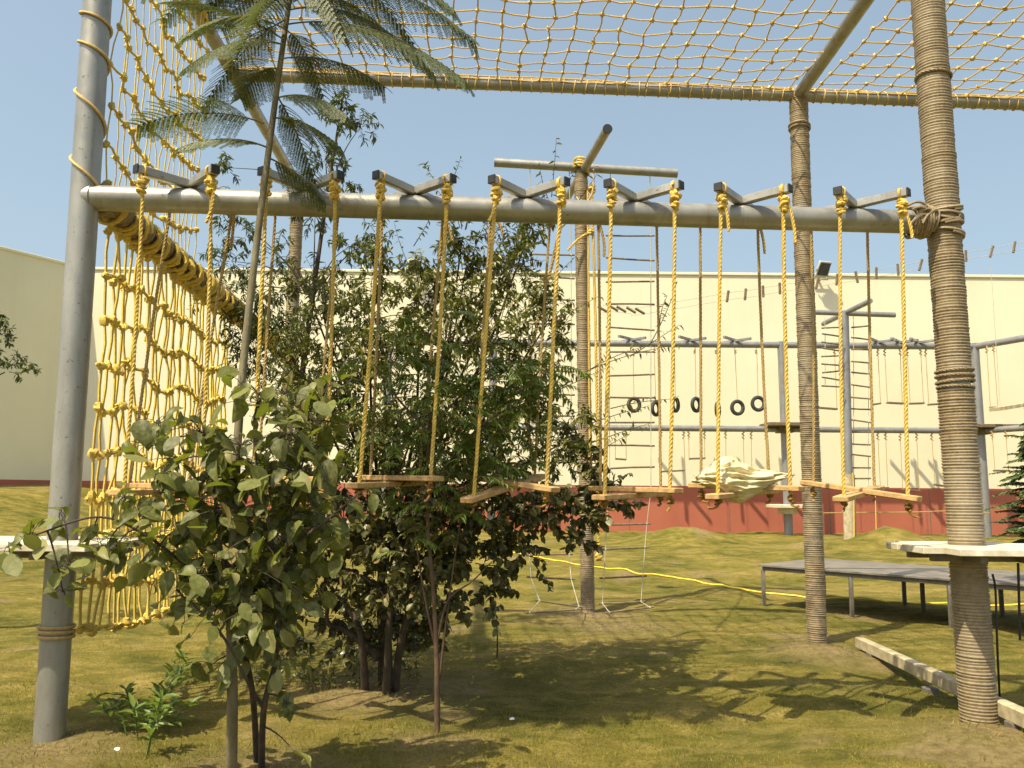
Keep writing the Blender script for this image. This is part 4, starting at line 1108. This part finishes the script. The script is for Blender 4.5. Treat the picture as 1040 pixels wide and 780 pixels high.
# slender tree behind on the left ---------------------------------------
d5 = 8.4
sb = V((P(300, 500, d5).x, d5, gz(-2, d5))); sw = root('slender_tree', sb, 'wispy tree with sparse slender leaves rising behind the front beam on the left', 'tree'); cr = Crown()
tp = [sb - V((0, 0, .2)), P(300, 520, d5), P(305, 400, d5), P(318, 300, d5), P(332, 200, d5), P(345, 120, d5), P(350, 90, d5)]
trunk(tp, .05, .006, M['bark_dark'], sw, 8)
for px, py, rx, rz, n in ((345, 115, 30, 28, 13), (330, 165, 30, 28, 12), (365, 130, 22, 22, 7), (320, 215, 28, 25, 10), (225, 215, 26, 30, 10), (235, 265, 30, 30, 12), (215, 300, 26, 30, 9), (260, 300, 34, 30, 16), (290, 340, 38, 36, 26), (260, 360, 34, 34, 20), (240, 330, 30, 30, 14), (330, 290, 34, 34, 16), (355, 250, 26, 26, 9), (385, 240, 22, 24, 7), (350, 185, 22, 22, 7), (230, 170, 20, 16, 5), (280, 260, 24, 30, 8), (300, 400, 40, 40, 22), (250, 240, 22, 26, 6)):
    k = d5 / F_PX; c = P(px, py, d5 + rnd.uniform(-.2, .2)); cr.clump(c, (rx * k, rx * k, rz * k), int(n * 1.7), 13, .078, .27, .45, .003)
    b = min(tp[1:], key=lambda q: (q - c).length + (2 if q.z > c.z else 0)); trunk([b, b.lerp(c, .5) + V((0, 0, .1)), c], .010, .003, M['bark_dark'], sw, 5, 'limb')
cr.build('crown', 'lance', M['leaf_willow'], M['bark_dark'], sw)

# left edge sapling -------------------------------------------------------
d6 = 9.0
sb = V((P(-45, 500, d6).x, d6, gz(-6, d6))); ls = root('edge_sapling', sb, 'leafy branch of a small tree poking in at the left photo edge', 'tree'); cr = Crown()
trunk([sb - V((0, 0, .2)), P(-45, 480, d6), P(-40, 380, d6), P(-45, 300, d6)], .05, .02, M['bark_dark'], ls)
for a, b in (((-40, 400), (5, 378)), ((-40, 360), (-2, 345))): trunk([P(*a, d6), P(*b, d6)], .014, .006, M['bark_dark'], ls, 6, 'limb')
for px, py, rx, rz, n in ((5, 375, 26, 18, 12), (28, 372, 14, 8, 5), (0, 340, 14, 18, 8), (-20, 350, 30, 40, 20), (-50, 320, 40, 50, 30), (-50, 280, 36, 30, 20), (0, 325, 8, 8, 4)):
    k = d6 / F_PX; cr.clump(P(px, py, d6), (rx * k, rx * k, rz * k), n, 13, .07, .4, .3)
cr.build('crown', 'small', M['leaf_willow'], M['bark_dark'], ls)

# fir on the right ----------------------------------------------------------
d7 = 9.5
fb_ = V((P(1052, 540, d7).x, d7, gz(6, d7))); fi = root('young_fir', fb_, 'dark green young fir with layered flat fronds at the right edge', 'fir'); cr = Crown()
trunk([fb_ - V((0, 0, .1)), P(1056, 500, d7), P(1056, 410, d7)], .03, .008, M['bark_dark'], fi)
for py, ln in ((548, .50), (536, .56), (522, .58), (508, .58), (494, .55), (480, .50), (466, .36), (450, .34), (434, .22), (418, .14)):
    c = P(1056, py, d7)
    for q in range(13):
        a = q * math.pi / 6.5 + py * .3; l2 = ln * rnd.uniform(.7, 1.05); e_ = c + V((math.cos(a) * l2, math.sin(a) * l2, rnd.uniform(-.16, .10))); pts = bez(c, e_, (0, 0, .05), 10); cr.tw.tube(pts, .004, 3, False)
        for i in range(34):
            t = .12 + .88 * i / 34; x = t * 10; k = min(int(x), 9); p = pts[k].lerp(pts[k + 1], x - k); ax_ = (pts[k + 1] - pts[k]).normalized(); sd = ax_.cross(V((0, 0, 1))).normalized()
            w_ = .16 * (1 - t * .75)
            for s_ in (-1, 1): cr.leaf(p, sd * s_ + ax_ * .7 + V((0, 0, rnd.uniform(-.25, .1))), V((rnd.gauss(0, .3), rnd.gauss(0, .3), 1)), w_ * rnd.uniform(.7, 1.2), .028)
cr.build('crown', 'lance', M['leaf_fir'], M['bark_dark'], fi)

# bright ground plant front left ---------------------------------------------
pb_ = G(146, 752); gp = root('leafy_plant', pb_, 'bright green leafy plant low on the ground by the grey post', 'plant'); cr = Crown()
for px, py, lean in ((150, 775, 0), (128, 752, -1), (140, 755, -.3), (152, 752, .5), (165, 750, 1), (135, 745, -.8), (158, 742, .9), (145, 748, .2), (148, 778, .2), (120, 750, -1.4)):
    b = G(px, py); h = rnd.uniform(.14, .24) if py < 760 else .3; tp_ = b + V((lean * .13 + .02, rnd.uniform(-.05, .1), h)); pts = bez(b, tp_, (0, 0, .05), 8); cr.tw.tube(pts, .004, 4, False)
    for i in range(15):
        t = .2 + .8 * i / 15; x = t * 8; k = min(int(x), 7); p = pts[k].lerp(pts[k + 1], x - k); a = i * 2.4 + rnd.random(); l = rnd.uniform(.07, .13)
        cr.leaf(p, V((math.cos(a), math.sin(a), rnd.uniform(.0, .9))), V((rnd.gauss(0, .3), rnd.gauss(0, .3), 1)), l, l * .26)
for i in range(9):
    b = G(163 + i * 3, 730 - i * 6.5)
    for q in range(9):
        a = rnd.random() * 6.28; l = rnd.uniform(.07, .13); cr.leaf(b + V((rnd.gauss(0, .03), 0, rnd.uniform(.02, .14))), V((math.cos(a) * .8 + .3, math.sin(a), rnd.uniform(.2, 1.0))), V((rnd.gauss(0, .3), rnd.gauss(0, .3), 1)), l, l * .24)
cr.build('leaves', 'lance', M['leaf_bright'], M['leaf_bright'], gp)
# weeds round the bush foot
wd_ = root('weed_clump', G(320, 690), 'ragged dark weeds growing at the foot of the dense bush', 'weeds'); cr = Crown()
for _ in range(60):
    b = G(rnd.uniform(265, 430), rnd.uniform(655, 705)); cr.clump(b + V((0, 0, .07)), (.10, .10, .08), 3, 6, .045, .4, .0)
cr.build('leaves', 'small', M['leaf_dark'], M['bark_dark'], wd_)
# litter
for px, py, s_, lab in ((349, 665, .035, 'scrap of white litter in the shade left of the bush foot'), (520, 729, .02, 'tiny white scrap on the shaded lawn right of the sapling'), (118, 772, .018, 'tiny white scrap on the lawn by the bright leafy plant')):
    p = G(px, py); m = MB(); n = 5
    for j in range(n):
        for i in range(n):
            m.v.append(p + V(((i / 4 - .5) * s_ * 1.6, (j / 4 - .5) * s_, .02 + s_ * .5 * mnoise.noise(V((i * .7, j * .7, px))) + s_ * .5 * (j / 4))))
    for j in range(n - 1):
        for i in range(n - 1): m.f.append((j * n + i, j * n + i + 1, (j + 1) * n + i + 1, (j + 1) * n + i))
    tag(m.build('litter_scrap', M['paper'], None), lab, 'litter', 'white litter scraps')
